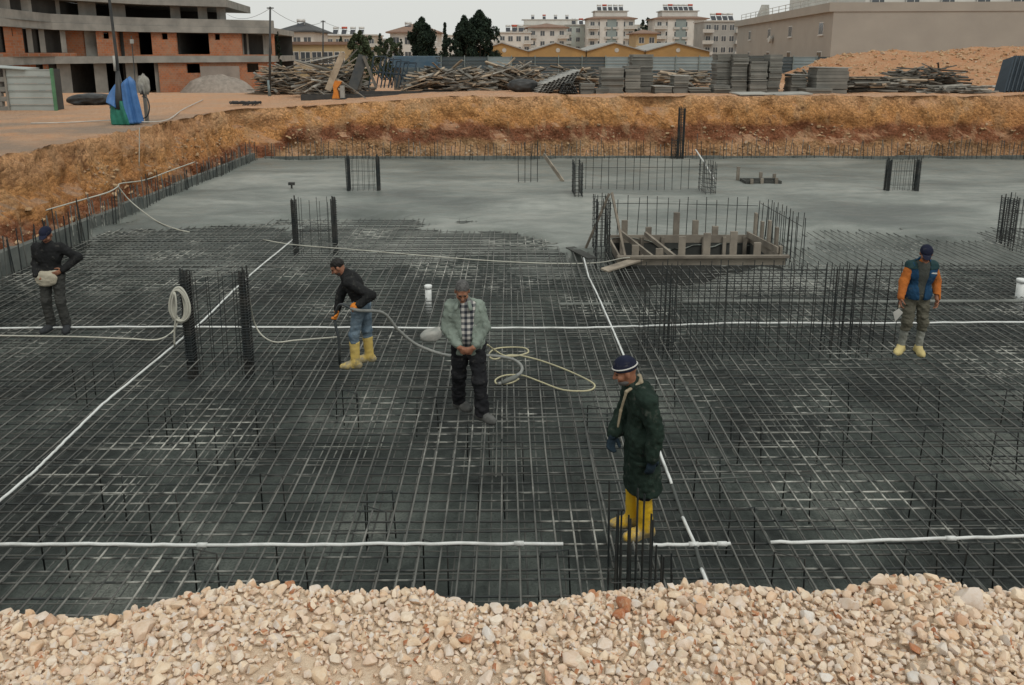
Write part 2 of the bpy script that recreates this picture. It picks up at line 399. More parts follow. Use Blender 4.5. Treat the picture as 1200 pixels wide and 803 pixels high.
# ---- low upstand and starter bars along the foot of the banks
M_UPST = mk('upstand_concrete', (.10, .115, .11), (.17, .185, .172), 2.2, .85, bump=.4, bscale=14, bdist=.02)
u = MB()
for y in np.arange(9.5, 33.1, 1.2):
    a, b = y, min(y + 1.2, 33.2)
    u.b2((PX0 - .16 + rng.normal(0, .008), a, ZB - .1), (PX0 + .02 + rng.normal(0, .008), b - .003, .36 + rng.normal(0, .02)))
tag(u.build('concrete_upstand', M_UPST), 'long low grey concrete upstand at the foot of the ochre side bank', 'low wall')
u = MB()
for x in np.arange(-10.3, 24, 1.5):
    u.b2((x, PY1 - .12 + rng.normal(0, .008), ZB), (x + 1.497, PY1 + .04, .17 + rng.normal(0, .015)))
tag(u.build('concrete_upstand', M_UPST), 'low dark concrete upstand running behind the poured slab under the layered bank', 'low wall')
UNIT = MB().tube([(0, 0, 0), (.0, 0, .5), (0, 0, 1)], 1, 6).mesh('bar', M_DARKBAR, True)
UNIT_S = MB().tube([(0, 0, 0), (.0, 0, .5), (0, 0, 1)], 1, 6).mesh('bar', M_BAR, True)
def vbar(root, x, y, z0, z1, r=.008, lean=.0, splash=False, name='bar'):
    d = Vector((rng.normal(0, lean + 1e-6), rng.normal(0, lean + 1e-6), z1 - z0)); L = d.length
    return link(name, UNIT_S if splash else UNIT, root, Vector((x, y, z0)) - root.location, orient(d), (r, r, L))
r_ = thing('starter_bar_row', 'row of upright starter bars in front of the ochre side bank', 'rebar', (PX0 + .1, 20, -.3))
y = 9.8
while y < 33.2:
    vbar(r_, PX0 + .1 + rng.normal(0, .015), y, -.3, .78 + rng.normal(0, .1), .013, .05, rng.random() < .6); y += rng.uniform(.10, .22)
r_ = thing('starter_bar_row', 'row of upright starter bars standing behind the poured slab under the layered bank', 'rebar', (5, PY1 - .25, -.1))
x = -10.2
while x < 24:
    vbar(r_, x, PY1 - .24 + rng.normal(0, .02), -.1, .74 + rng.normal(0, .13), .014, .05, rng.random() < .6); x += rng.uniform(.13, .26)

# ---- column and wall cages
_hoops = {}
def hoop(w, d, r=.006):
    k = (round(w, 3), round(d, 3))
    if k not in _hoops:
        _hoops[k] = MB().tube([(-w / 2, -d / 2, 0), (w / 2, -d / 2, .004), (w / 2, d / 2, 0), (-w / 2, d / 2, .004), (-w / 2, -d / 2, 0)], r, 4).mesh('tie', M_DARKBAR)
    return _hoops[k]
def bundle(root, x, y, w, d, z1, nx=4, ny=3, r=.013, gap=.045, z0=-.3, zt=None):
    """a tied end cage: bars round a small rectangle, hoops close together"""
    for i in range(nx):
        for j in range(ny):
            if 0 < i < nx - 1 and 0 < j < ny - 1: continue
            vbar(root, x + (i / (nx - 1) - .5) * w, y + (j / (ny - 1) - .5) * d, z0, z1 + rng.uniform(-.08, .06), r, .012)
    z = .02
    while z < (zt or z1 - .06):
        link('tie', hoop(w + .03, d + .03, .0075), root, Vector((x, y, z)) - root.location, (rng.normal(0, .02), rng.normal(0, .02), 0)); z += gap * rng.uniform(.85, 1.15)
def wallbars(root, xs, y0, y1, z1, r=.008, lean=.02, zties=()):
    for x in xs:
        for y in ((y0,) if y0 == y1 else (y0, y1)):
            vbar(root, x + rng.normal(0, .012), y, -.3, z1 + rng.normal(0, .045), r, lean)
    xm, w = (min(xs) + max(xs)) / 2, max(xs) - min(xs)
    for z in zties: link('tie', hoop(w + .04, max(.03, y1 - y0 + .03), .006), root, Vector((xm, (y0 + y1) / 2, z)) - root.location, (0, rng.normal(0, .006), 0))
def cage(label, x0, x1, y, h, bw, bd, nm, loc=None, mid_h=None, zties=(.25, .7)):
    c = thing('column_cage', label, 'rebar cage', ((x0 + x1) / 2, y, 0), 'column cages standing out of the slab')
    bundle(c, x0 + bw / 2, y, bw, bd, h); bundle(c, x1 - bw / 2, y, bw, bd, h)
    wallbars(c, list(np.linspace(x0 + bw + .1, x1 - bw - .1, nm)), y - bd / 2, y + bd / 2, (mid_h or h) - .04, .0058, .012, zties)
    return c
cage('tall column cage of dark bars with a coil of hose hung on it', -4.77, -3.83, 11.2, 1.36, .085, .15, 4, zties=(.5,))
cage('column cage standing where the fresh concrete meets the open mat', -5.13, -4.10, 18.6, 1.1, .075, .15, 4, zties=(.3,))
cage('column cage in the poured slab with a loose bar row behind it', -5.2, -4.15, 25.6, 1.2, .075, .18, 5)
cage('column cage in the poured slab beside the stub of a form of short stakes', 12.45, 13.5, 25.5, 1.12, .09, .2, 5)
cage('column cage in the poured slab at the end of the open mat', 12.1, 13.2, 18.7, 1.12, .2, .34, 5)
c = thing('column_cage', 'thin cage of four bare bars in the poured slab beside a leaning plank', 'rebar cage', (.75, 27.25, 0))
wallbars(c, [.42, .64, .86, 1.1], 27.15, 27.4, 1.45, .010, .012, (.15,))
c = thing('column_cage', 'tall dark bundle of bars standing against the layered bank', 'rebar cage', (7.3, 33.15, 0))
bundle(c, 7.35, 33.15, .22, .25, 2.25, 4, 4, .016, .11); bundle(c, 7.08, 33.15, .2, .25, 1.0, 3, 3, .012, .13)
# long wall cage on the right of the mat
c = thing('wall_cage', 'long double row of upright bars standing in front of the shuttered pit', 'rebar cage', (4.1, 11.93, 0))
wallbars(c, [2.08 + k * .168 + rng.normal(0, .02) for k in range(25)], 11.78, 12.13, 1.24, .0068, .014, (.12, .75))
bundle(c, 2.55, 11.93, .16, .3, 1.25, 3, 2, .008, .3); bundle(c, 5.35, 11.93, .4, .3, 1.2, 4, 2, .007, .4)
# core walls round the lift
c = thing('wall_cage', 'row of upright bars with tied ends in the poured slab behind the shuttered pit', 'rebar cage', (4.4, 25.4, 0))
bundle(c, 2.25, 24.7, .22, 1.2, 1.15, 3, 8, .010, .12); bundle(c, 6.45, 25.0, .3, 1.0, 1.1, 3, 6, .010, .14)
wallbars(c, [2.6 + k * .262 for k in range(14)], 25.65, 25.65, 1.15, .010, .015); link('tie', MB().tube([(-2, 0, 0), (2, 0, .02)], .008, 5).mesh('tie', M_DARKBAR), c, (0, .25, .8))
c = thing('wall_cage', 'rows of upright bars standing round three sides of the shuttered pit', 'rebar cage', (4.3, 18.2, 0))
bundle(c, 2.15, 17.45, .28, .9, 1.32, 4, 6, .010, .13)
wallbars(c, [2.5 + k * .245 for k in range(15)], 19.05, 19.05, 1.0, .0095, .02)
for k in range(11):
    t = k / 10
    for dx in (0, .22): vbar(c, 6.2 + dx + .1 * t, 19.0 - 2.3 * t, -.5, 1.0 + rng.normal(0, .07), .0095, .02)
link('tie', MB().tube([(-1.9, 0, .02), (0, 0, 0), (1.9, 0, -.05)], .008, 5).mesh('tie', M_DARKBAR), c, (.0, .85, .85))
link('tie', MB().tube([(-.0, 1.3, .03), (.1, -1.2, 0)], .008, 5).mesh('tie', M_DARKBAR), c, (2.02, -.3, .8))
# cage by the gravel edge
c = thing('column_cage', 'ragged cage of bars of unequal height rising behind the pale gravel', 'rebar cage', (1.06, 5.87, 0))
for k, (dx, dy, h) in enumerate([(-.17, .06, 1.02), (-.15, -.1, .82), (-.11, .0, .8), (-.075, .12, .72), (-.04, -.1, .78), (-.01, .13, .66), (.025, -.08, 1.02), (.05, .1, .93), (.075, -.02, .95), (.105, .1, .86), (.13, -.1, .82), (.16, .05, .66), (.185, -.05, .5), (.0, .02, .5), (-.09, -.05, .55), (.26, .06, .35), (.31, -.03, .22), (.36, .1, .3), (.28, .14, .26)]):
    vbar(c, 1.05 + dx * 1.05, 5.87 + dy, -.5, h, .0085, .012)
for z in (.05, .22): link('tie', hoop(.38, .28), c, (-.01, 0, z))

# ---- shuttered lift pit
M_PLANK = mk('grey_plank', (.29, .26, .215), (.17, .15, .125), 2.5, .9, bump=.5, bscale=30, bdist=.006, vary=.3, stretch=(1, 1, 1))
M_TIMBER = mk('weathered_timber', (.31, .27, .215), (.17, .15, .125), 3, .9, bump=.5, bscale=26, bdist=.008, vary=.45)
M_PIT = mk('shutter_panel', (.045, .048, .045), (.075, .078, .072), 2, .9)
c = thing('pit_shuttering', 'timber shuttering of boards and stakes round a square pit in the slab', 'formwork', (4.2, 18.1, 0))
def plank(root, a, b, w, t, name='board', mat=None, up=(0, 0, 1)): return MB().beam(a, b, t, w, up=up).build(name, mat or M_PLANK, root)
X0, X1, Y0, Y1 = PITX0, PITX1, PITY0, PITY1
for (a, b) in (((X0 - .1, Y0 - .02), (X1 + .15, Y0 - .02)), ((X0 - .05, Y1 + .02), (X1 + .05, Y1 + .02)), ((X0 - .03, Y0 + .02), (X0 - .03, Y1 - .02)), ((X1 + .03, Y0 + .02), (X1 + .03, Y1 - .02))):
    for k, zz in enumerate((.06,)): plank(c, (*a, zz), (*b, zz), .19, .04)
    d = (Vector(b) - Vector(a)); n = Vector((-d.y, d.x)).normalized()
    s = -1 if (a[1] < 17.2 and b[1] < 17.2) else 1
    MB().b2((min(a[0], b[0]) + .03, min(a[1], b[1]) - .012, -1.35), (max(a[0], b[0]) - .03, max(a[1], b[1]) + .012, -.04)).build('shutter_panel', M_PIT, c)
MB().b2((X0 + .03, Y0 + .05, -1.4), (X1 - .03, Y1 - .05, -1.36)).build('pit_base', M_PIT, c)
MB().beam((X0 - .1, Y0 - .1, .165), (X1 + .2, Y0 - .1, .175), .12, .05, up=(1, 0, 0)).build('rail', M_PLANK, c)
for k in range(7):                        # studs on the far shutter
    xx = X0 + .25 + k * .5
    MB().b2((xx, Y1 - .09, -1.2), (xx + .08, Y1 - .02, .12)).build('stud', M_PLANK, c)
for (uu, v0, v1) in ((744, 287, 303), (772, 291, 303), (798, 277, 304), (827, 273, 304), (858, 271, 303), (886, 284, 304)):
    p = aty(uu, v1, Y0 + .06); q = aty(uu, v0, Y0 + .06)
    MB().b2((p.x - .075, Y0 + .005, -.3), (p.x + .075, Y0 + .06, max(.2, q.z))).build('stake', M_PLANK, c)
for (uu, v0) in ((732, 258), (760, 266), (793, 249), (815, 258), (838, 265)):
    q = aty(uu, v0, Y1 + .1); MB().b2((q.x - .07, Y1 + .045, -.3), (q.x + .07, Y1 + .12, q.z)).build('stake', M_PLANK, c)
for k, (yy, h) in enumerate(((18.5, .72), (18.0, .62), (17.5, .75), (17.0, .7), (16.7, .35))):
    MB().b2((X1 + .06, yy, -.3), (X1 + .12, yy + .12, h)).build('stake', M_PLANK, c)
plank(c, (3.25, Y0 + .15, .05), (2.75, Y1 - .1, .25), .12, .05, 'brace'); plank(c, (3.95, Y0 + .12, -.1), (3.35, Y1 - .12, .22), .1, .06, 'brace')
plank(c, (X1 - .1, Y1 - .1, .2), (X1 + .02, Y0 + .1, .26), .14, .04, 'brace')
tag(MB().beam(at(708, 317, .05), at(757, 301, .12), .035, .2, up=(1, .3, 0)).build('plank', M_TIMBER), 'pale plank lying askew on the mat in front of the shuttered pit', 'plank')
tag(MB().beam(at(733, 304, .1), aty(717, 226, 17.7), .05, .05).build('batten', M_TIMBER), 'thin batten leaning steeply against the bars beside the shuttered pit', 'batten')
tag(MB().beam(at(686, 292, .06), aty(714, 227, 17.7), .05, .05).build('batten', M_TIMBER), 'thin batten slanting from the slab up to the bars of the shuttered pit', 'batten')
tag(MB().beam(at(668, 290, .05), at(694, 303, .05), .03, .22, up=(1, .3, 0)).build('plank', M_PIT), 'dark short board lying on the mat where the concrete ends', 'plank')
tag(MB().beam(at(660, 213, .08), aty(637, 181, 28.2), .04, .14).build('plank', M_TIMBER), 'pale plank leaning up beside the thin four bar cage', 'plank')
pw = at(838, 212, .06); tag(MB().tube([pw, pw + Vector((-.25, .6, .55)), pw + Vector((-.48, 1.1, .98))], .022, 6).build('pipe', mk('bright_pipe', (.7, .72, .7), rough=.5)), 'short bright pipe leaning on the bars behind the shuttered pit', 'pipe')
# small box-out in the slab
c = thing('box_form', 'small timber box form with short stakes set in the poured slab', 'formwork', (8.85, 27.1, 0))
for a, b in (((8.3, 26.85), (9.5, 26.85)), ((8.25, 27.5), (9.5, 27.5)), ((8.28, 26.9), (8.28, 27.45)), ((9.47, 26.9), (9.47, 27.45))): plank(c, (*a, .1), (*b, .1), .12, .05, mat=M_PIT)
for xx, yy, h in ((8.15, 27.6, .55), (8.75, 26.8, .26), (8.95, 27.57, .36), (9.25, 26.8, .28), (9.44, 27.59, .3), (8.4, 26.8, .24)): MB().b2((xx, yy - .04, -.1), (xx + .1, yy + .04, h)).build('stake', M_PLANK, c)
p = at(342, 222, .06); c = thing('level_marker', 'small dark level marker standing alone in the poured slab', 'marker', p)
MB().tube([p + Vector((0, 0, -.2)), p + Vector((0, 0, .18))], .03, 6).build('peg', M_DARKBAR, c); MB().box(p + Vector((0, 0, .19)), (.2, .1, .09)).build('head', M_DARKBAR, c)

# ---- white conduits laid on the mat
M_WHITE = mk('white_plastic', (.70, .73, .72), (.40, .42, .40), 3.5, .5, spec=.5, lo=.5, hi=.75)
M_OFFW = mk('offwhite_hose', (.52, .52, .45), (.42, .42, .37), 3, .55)
def run(pts, z, n=8):                    # points of the photograph on the mat, subdivided with a little sag
    W3 = [at(a, b, z) for a, b in pts]; out = []
    for i in range(len(W3) - 1):
        for k in range(n): out.append(W3[i].lerp(W3[i + 1], k / n) + Vector((0, 0, rng.normal(0, .003))))
    return out + [W3[-1]]
def conduit(pts, label, joints=(), r=.0165):
    q = run(pts, .045); c = thing('conduit', label, 'conduit', q[0], 'white conduits laid on the mat')
    MB().tube(q, r, 7).build('pipe', M_WHITE, c, True)
    for (a, b) in joints:
        j = at(a, b, .045); MB().tube([j + Vector((-.045, 0, 0)), j + Vector((.045, 0, 0))], r * 1.45, 8).build('coupling', M_WHITE, c, True)
conduit([(-60, 385), (0, 384.5), (190, 383), (350, 383.5), (520, 384.5), (690, 384), (760, 382), (860, 378.5), (1010, 379), (1200, 377.5), (1300, 377)], 'long white conduit running crossways behind the man in the green jacket', r=.0155)
conduit([(-90, 637), (0, 637.5), (120, 638), (235, 639), (400, 638), (520, 637), (660, 637.5)], 'white conduit crossing the mat in front of the pale gravel, with two couplings', ((237, 639), (608, 637)))
conduit([(762, 638.5), (815, 638), (856, 637)], 'short white conduit beside the worker in the dark green coat', ((846, 637.5), (813, 638)))
conduit([(903, 636), (1000, 634.5), (1110, 631), (1200, 628.5), (1300, 626)], 'white conduit with one coupling lying on the empty right part of the mat', ((1114, 631),))
conduit([(343, 281), (325, 296), (298, 318), (272, 342), (240, 374), (205, 404), (160, 441), (120, 474), (83, 510), (62, 531), (42, 551), (15, 574), (-30, 612), (-60, 640)], 'white conduit running lengthways under the tall cage with the hose coil', r=.0155)
conduit([(684, 302), (690, 325), (700, 345), (711, 370), (722, 395), (731, 417), (739, 437), (757, 486), (774, 532), (787, 567)], 'white conduit running lengthways from the shuttered pit to the worker in green', r=.0155)
conduit([(800, 606), (815, 640)], 'short white conduit piece slanting down to meet the crossways one', r=.017)
tag(MB().tube(run([(787, 567), (800, 606)], .03), .018, 7).build('pipe', mk('muddy_conduit', (.09, .1, .095), rough=.8), None, True), 'mud covered pipe length between two white conduits beside the dark green coat', 'pipe')
tag(MB().tube(run([(815, 641), (822, 667)], .03), .018, 7).build('pipe', bpy.data.materials['muddy_conduit'], None, True), 'mud covered pipe length running under the crossways conduit to the gravel', 'pipe')
conduit([(822, 667), (833, 693)], 'short white conduit piece at the gravel edge', r=.017)
M_CONDG = mk('dusty_conduit', (.2, .215, .2), (.12, .13, .12), 2, .7)
for pts, lab in (([(655, 357), (680, 356.5), (716, 357)], 'short dusty grey pipe on the mat beside the lengthways white conduit'), ([(800, 354), (900, 353), (1040, 354), (1200, 353)], 'dusty grey pipe lying behind the long double row of bars')):
    tag(MB().tube(run(pts, .02), .035, 7).build('pipe', M_CONDG, None, True), lab, 'pipe')
# vent stubs
def stub(u_, v_, h, r, label):
    p = at(u_, v_, 0); c = thing('vent_pipe', label, 'pipe', p)
    MB().tube([p + Vector((0, 0, -.4)), p + Vector((0, 0, h))], r, 16).build('pipe', M_WHITE, c, True)
    MB().tube([p + Vector((0, 0, h - .05)), p + Vector((0, 0, h + .012)), p + Vector((0, 0, h + .02))], [r * 1.18, r * 1.18, r * .9], 16).build('collar', M_WHITE, c, True)
stub(502, 349, .23, .06, 'short white pipe stub standing up behind the man in the green jacket')
stub(1195, 347, .32, .08, 'thick white pipe stub standing up beyond the worker in the blue vest')
# ---- hoses and cords
def cord(name, label, pts, r, mat, cat='cord', n=5):
    W3 = [at(p[0], p[1], p[2] if len(p) > 2 else .035) for p in pts]
    return tag(MB().tube(spline(W3, n), r, 6).build(name, mat, None, True), label, cat)
def spline(P, n=6):
    out = []
    for i in range(len(P) - 1):
        p0, p1, p2, p3 = P[max(i - 1, 0)], P[i], P[i + 1], P[min(i + 2, len(P) - 1)]
        for k in range(n):
            t = k / n; out.append(.5 * ((2 * p1) + (p2 - p0) * t + (2 * p0 - 5 * p1 + 4 * p2 - p3) * t * t + (3 * p1 - p0 - 3 * p2 + p3) * t ** 3))
    return out + [P[-1]]
M_CORD = mk('yellow_cord', (.50, .47, .30), (.40, .38, .26), 4, .6)
cord('cable', 'pale cable lying from the pit side to the tall cage with the coil', [(-40, 393), (40, 394), (100, 395), (150, 397), (185, 398), (203, 388), (210, 372, .25)], .013, M_OFFW)
cord('cable', 'pale cable drooping from the tall cage towards the bending worker', [(284, 333, 1.15), (291, 345, .95), (297, 375, .3), (306, 392, .04), (322, 401), (345, 399), (372, 397), (396, 395)], .012, M_OFFW)
cord('cable', 'thin pale cable stretched across the mat up to the shuttered pit', [(309, 281), (345, 287), (420, 293), (500, 300), (580, 306), (650, 309), (700, 308), (728, 303, .2), (738, 302, .25)], .012, M_OFFW)
cord('cord', 'pale yellow cord in loose loops on the mat beside the thick hose', [(571, 404, .3), (582, 412), (592, 417), (606, 417), (619, 413), (615, 408), (598, 407), (580, 409), (573, 416), (580, 421), (600, 416), (628, 421), (662, 433), (690, 446), (697, 453), (688, 458), (660, 457), (632, 447), (612, 440), (592, 440), (581, 445), (583, 450), (598, 449), (608, 444)], .0125, M_CORD)
cord('rope', 'pale rope sagging along the starter bars below the ochre bank', [(-40, 268, .6), (0, 258, .6), (40, 250, .75), (90, 236, .85), (125, 226, .95), (138, 219, 1.0), (142, 215, 1.0), (170, 211, .8), (200, 200, .8), (228, 190, .85)], .017, M_OFFW)
cord('rope', 'pale rope running down from the starter bars onto the fresh concrete', [(138, 218, 1.0), (150, 233, .6), (165, 246, .3), (185, 260, .1), (208, 269, .1), (222, 272, .08)], .016, M_OFFW)
p = at(163, 225, .1); tag(MB().tube([at(163, 226, .1), at(163, 190, 1.2), at(163.5, 150, 2.25)], .014, 6).build('rope', M_OFFW), 'pale rope hanging straight down the ochre bank', 'rope')
# coil hung on the tall cage
c0 = Vector((-4.76, 11.08, 1.1)); cc = MB(); pts = []
for k in range(190):
    a = k / 190 * 2 * PI * 13.0; j = vnoise(np.array([k * .07, 1, 2.])); j2 = vnoise(np.array([k * .11, 5, 2.]))
    q_ = .62 + .38 * (.5 + .5 * math.sin(k * .151 * 1.7)); sa = math.sin(a) * q_; w = .11 + .06 * (.5 - .5 * math.cos(a))
    pts.append(c0 + Vector((sa * (w + .012 * j2) + .02 * j2, -.06 - .035 * (k / 190) + .03 * j, -.2 + math.cos(a) * (.255 + .025 * j) * (.75 + .25 * q_))))
pts = pts + [pts[-1] + Vector((.02, -.03, -.2)), Vector((-4.86, 11.0, .5)), Vector((-4.9, 11.05, .25))]
tag(MB().tube(spline(pts, 3), .0135, 6).build('hose_coil', M_OFFW, None, True), 'coil of pale hose hung on the corner of the tall column cage', 'hose')
# cement sack on the mat
pb = at(505, 398, 0); bm = bmesh.new(); bmesh.ops.create_icosphere(bm, subdivisions=4, radius=1)
V = np.array([v.co[:] for v in bm.verts]); V = np.sign(V) * np.abs(V) ** .6
V = V * np.array([.21, .17, .10]); V += (fbm(V * 9, 3, 2)[:, None]) * .02
V[:, 2] = np.maximum(V[:, 2] + .095, 0.03) + .06 * sstep(-.1, .15, V[:, 0]) * (V[:, 2] > 0)
for v, q in zip(bm.verts, V): v.co = q
me = bpy.data.meshes.new('cement_sack'); bm.to_mesh(me); bm.free(); me.materials.append(mk('sack_paper', (.36, .36, .33), (.24, .25, .235), 7, .9, bump=.4, bscale=20))
for q in me.polygons: q.use_smooth = True
tag(link('cement_sack', me, None, pb, (0, 0, -.25), (.74, 1.0, .72)), 'pale slumped sack lying on the mat behind the man in the green jacket', 'sack')
M_LUMP = mk('cement_lump', (.25, .26, .24), (.15, .16, .15), 9, .95, bump=.6, bscale=25)

# ---- pale gravel on the near edge
def stone_mesh(seed, sub, name, mat, flat=.3):
    bm = bmesh.new(); bmesh.ops.create_icosphere(bm, subdivisions=sub, radius=1)
    V = np.array([v.co[:] for v in bm.verts]); r = np.random.default_rng(seed)
    V = V * (1 + fbm(V * 1.3 + seed * 3.1, 2, seed)[:, None] * .22)
    for k in range(13):                  # knock flat faces off
        n = r.normal(size=3); n /= np.linalg.norm(n); d = r.uniform(.42, .8); h = V @ n; V = V - np.outer(np.maximum(h - d, 0) * .96, n)
    V = V * (1 + fbm(V * 4 + seed, 2, seed)[:, None] * .05) * r.uniform(.85, 1.3, 3)
    for v, q in zip(bm.verts, V): v.co = q
    me = bpy.data.meshes.new(name); bm.to_mesh(me); bm.free()
    if mat: me.materials.append(mat)
    me.polygons.foreach_set('use_smooth', [True] * len(me.polygons)); me.set_sharp_from_angle(angle=math.radians(26)); return me
def stone_material(name, isl):
    m = Mat(name, .9, .2); r = m.island() if isl else m.rnd()
    c = m.ramp(r, [(0, (.74, .58, .42)), (.2, (.78, .65, .50)), (.38, (.76, .68, .58)), (.55, (.72, .55, .42)), (.7, (.70, .67, .63)), (.86, (.68, .46, .30)), (.93, (.74, .60, .46)), (.965, (.42, .17, .085))])
    c = m.mix(m.ramp(m.noise(22, 5, rough=.65), [(.42, 0.), (.72, .65)]), c, (.52, .35, .20))
    c = m.mix(m.ramp(m.noise(55, 4), [(.5, 0.), (.75, .5)]), c, (.68, .60, .49))
    m.color(c); m.bump(m.noise(85, 5, rough=.65), .55, .006); return m.m
M_ST1 = stone_material('limestone_piece', False); M_ST2 = stone_material('limestone_gravel', True)
def zgrav(x, y):
    x = np.asarray(x, float); y = np.asarray(y, float)
    crest = np.interp(x, [-4, -2.0, -1.7, -1.32, -1.05, -.7, -.35, 0, .57, 1.08, 1.48, 1.65, 1.88, 2.1, 4], [2.18, 2.185, 2.21, 2.29, 2.315, 2.265, 2.25, 2.245, 2.265, 2.285, 2.325, 2.395, 2.36, 2.265, 2.23])
    e = 3.02 + .06 * vnoise(np.stack([x * 2.2, x * 0, x * 0], -1), 5)
    p = np.stack([x, y, x * 0], -1)
    dip = -.07 * np.exp(-((x + .55) / .5) ** 2 - ((y - 2.5) / .25) ** 2)
    return crest - .105 + dip + .05 * (e - y) * 0 - np.maximum(y - e, 0) * 1.15 + fbm(p * 2.4, 3, 61) * .035
grav = thing('gravel_bank', 'heap of pale broken limestone along the near edge of the pit', 'gravel', (0, 2, 2.2))
grav.pop('category', None); grav.pop('label', None); grav['kind'] = 'structure'
o = grid_sheet('gravel_bed', np.arange(-5, 5.01, .05), np.arange(-1.5, 4.2, .05), lambda X, Y: zgrav(X, Y) - .012 + fbm(np.stack([X * 14, Y * 14, X * 0], -1), 3, 71) * .012, mk('gravel_dust', (.62, .48, .35), (.72, .60, .46), 16, .95, bump=.8, bscale=120, bdist=.012, lo=.4, hi=.62))
o.location = Vector((0, 0, 0)) - grav.location; o.parent = grav
SM = [stone_mesh(100 + k, 2, 'stone', M_ST1) for k in range(10)]
cand = []; tries = 0
R_ = np.random.default_rng(3)
cell = {}
def ok(x, y, r):
    ci, cj = int(math.floor(x / .12)), int(math.floor(y / .12))
    for a in (-1, 0, 1):
        for b in (-1, 0, 1):
            for (X, Y, q) in cell.get((ci + a, cj + b), ()):
                if (X - x) ** 2 + (Y - y) ** 2 < (.66 * (r + q)) ** 2: return False
    cell.setdefault((ci, cj), []).append((x, y, r)); return True
big = []
for k in range(18000):
    r = .012 + .022 * R_.random() ** 1.8 + (.014 if R_.random() < .05 else 0)
    x = R_.uniform(-2.35, 2.35); y = R_.uniform(2.1, 3.28)
    if x < -.1 and x > -1.0 and y < 2.72 and R_.random() < .8: continue          # the fine sandy part
    if ok(x, y, r): big.append((r, x, y))
big.sort(reverse=True)
for (x, y, r, dz) in ((-1.5, 2.86, .055, .02), (1.6, 2.97, .045, .05), (1.93, 2.86, .062, .03), (.25, 2.66, .05, .01), (.2, 2.5, .045, .0)): big.insert(0, (r, x, y))
for i, (r, x, y) in enumerate(big[:300]):
    s = [r * R_.uniform(.85, 1.25), r * R_.uniform(.8, 1.1), r * R_.uniform(.65, .95)]
    link('stone', SM[i % 10], grav, (x, y - 2, float(zgrav(x, y)) - 2.2 + s[2] * .5), (R_.uniform(-.4, .4), R_.uniform(-.4, .4), R_.uniform(0, 6.3)), s)
def scatter(name, items, mat, parent, metas, smooth=True):
    """many small stones joined: items = (x, y, z, sx, sy, sz)"""
    arr = []
    for me in metas:
        V = np.array([v.co[:] for v in me.vertices]); F = np.array([p.vertices[:] for p in me.polygons]); arr.append((V, F))
    VV = []; FF = []; n = 0
    for i, (x, y, z, sx, sy, sz) in enumerate(items):
        V, F = arr[i % len(arr)]
        E3 = np.array(Euler((R_.uniform(-.6, .6), R_.uniform(-.6, .6), R_.uniform(0, 6.3))).to_matrix())
        VV.append((V * np.array([sx, sy, sz])) @ E3.T + np.array([x, y, z])); FF.append(F + n); n += len(V)
    o = npmesh(name, np.concatenate(VV), np.concatenate(FF), mat, smooth); o.data.set_sharp_from_angle(angle=math.radians(26))
    if parent: o.parent = parent; o.location = -parent.location
    return o
S2 = [stone_mesh(300 + k, 2, 'pebble', None) for k in range(10)]
S1 = [stone_mesh(200 + k, 1, 'pebble', None) for k in range(8)]
items = []
mid = []
for r, x, y in big[300:]: mid.append((x, y, float(zgrav(x, y)) + r * R_.uniform(.05, .75), r * R_.uniform(.9, 1.3), r * R_.uniform(.8, 1.1), r * R_.uniform(.6, .95)))
X = R_.uniform(-4.5, 4.5, 7000); Y = np.concatenate([R_.uniform(.8, 3.9, 2500), R_.uniform(2.1, 3.25, 4500)]); X[2500:] *= .53; Z = zgrav(X, Y)
for x, y, z in zip(X, Y, Z):
    r = .006 + .012 * R_.random() ** 1.5
    if abs(x) > 2.4 or y > 3.28 or y < 2.0: r *= 2.4
    items.append((x, y, z + r * .3, r * R_.uniform(.9, 1.4), r, r * R_.uniform(.6, .9)))
tag(scatter('gravel', items, M_ST2, grav, S1), kind='stuff'); tag(scatter('loose_stones', mid, M_ST2, grav, S2), kind='stuff')
items = []                                # a close packed under-layer so that no bare bed shows
for gx in np.arange(-2.4, 2.4, .036):
    for gy in np.arange(2.1, 3.35, .036):
        x = gx + R_.normal(0, .012); y = gy + R_.normal(0, .012); r = R_.uniform(.016, .026)
        if -1.1 < x < .1 and y < 2.72 and R_.random() < .75: continue
        items.append((x, y, float(zgrav(x, y)) - .008 + R_.normal(0, .006), r * R_.uniform(.9, 1.35), r, r * R_.uniform(.65, .95)))
tag(scatter('packed_gravel', items, M_ST2, grav, S1), kind='stuff')
# rubble stuck in the cut banks
items = []
gv = np.array([v.co[:] for v in GROUND.data.vertices]); vis = gv[(gv[:, 2] < 1.5) & (gv[:, 2] > -.3) & (gv[:, 1] > 12) & (gv[:, 0] < 24)]
M_RUB = Mat('bank_rubble', .95, .15); M_RUB.color(M_RUB.ramp(M_RUB.island(), [(0, (.42, .28, .15)), (.3, (.50, .38, .25)), (.5, (.36, .19, .09)), (.68, (.46, .33, .19)), (.84, (.22, .09, .05)), (1, (.52, .44, .33))])); M_RUB = M_RUB.m
wsel = fbm(vis * .9, 3, 77); vis = vis[wsel + R_.normal(0, .2, len(vis)) > .12]
for q in vis[R_.choice(len(vis), min(5200, len(vis)), False)]:
    r = .022 + .085 * R_.random() ** 3; items.append((q[0] + R_.normal(0, .03), q[1] + R_.normal(0, .03), q[2] + R_.normal(0, .04), r * 1.2, r, r * .8))
o = scatter('bank_rubble', items, M_RUB, None, S1); tag(o, 'pale broken rubble showing in the lower half of the cut banks', 'rubble', kind='stuff')

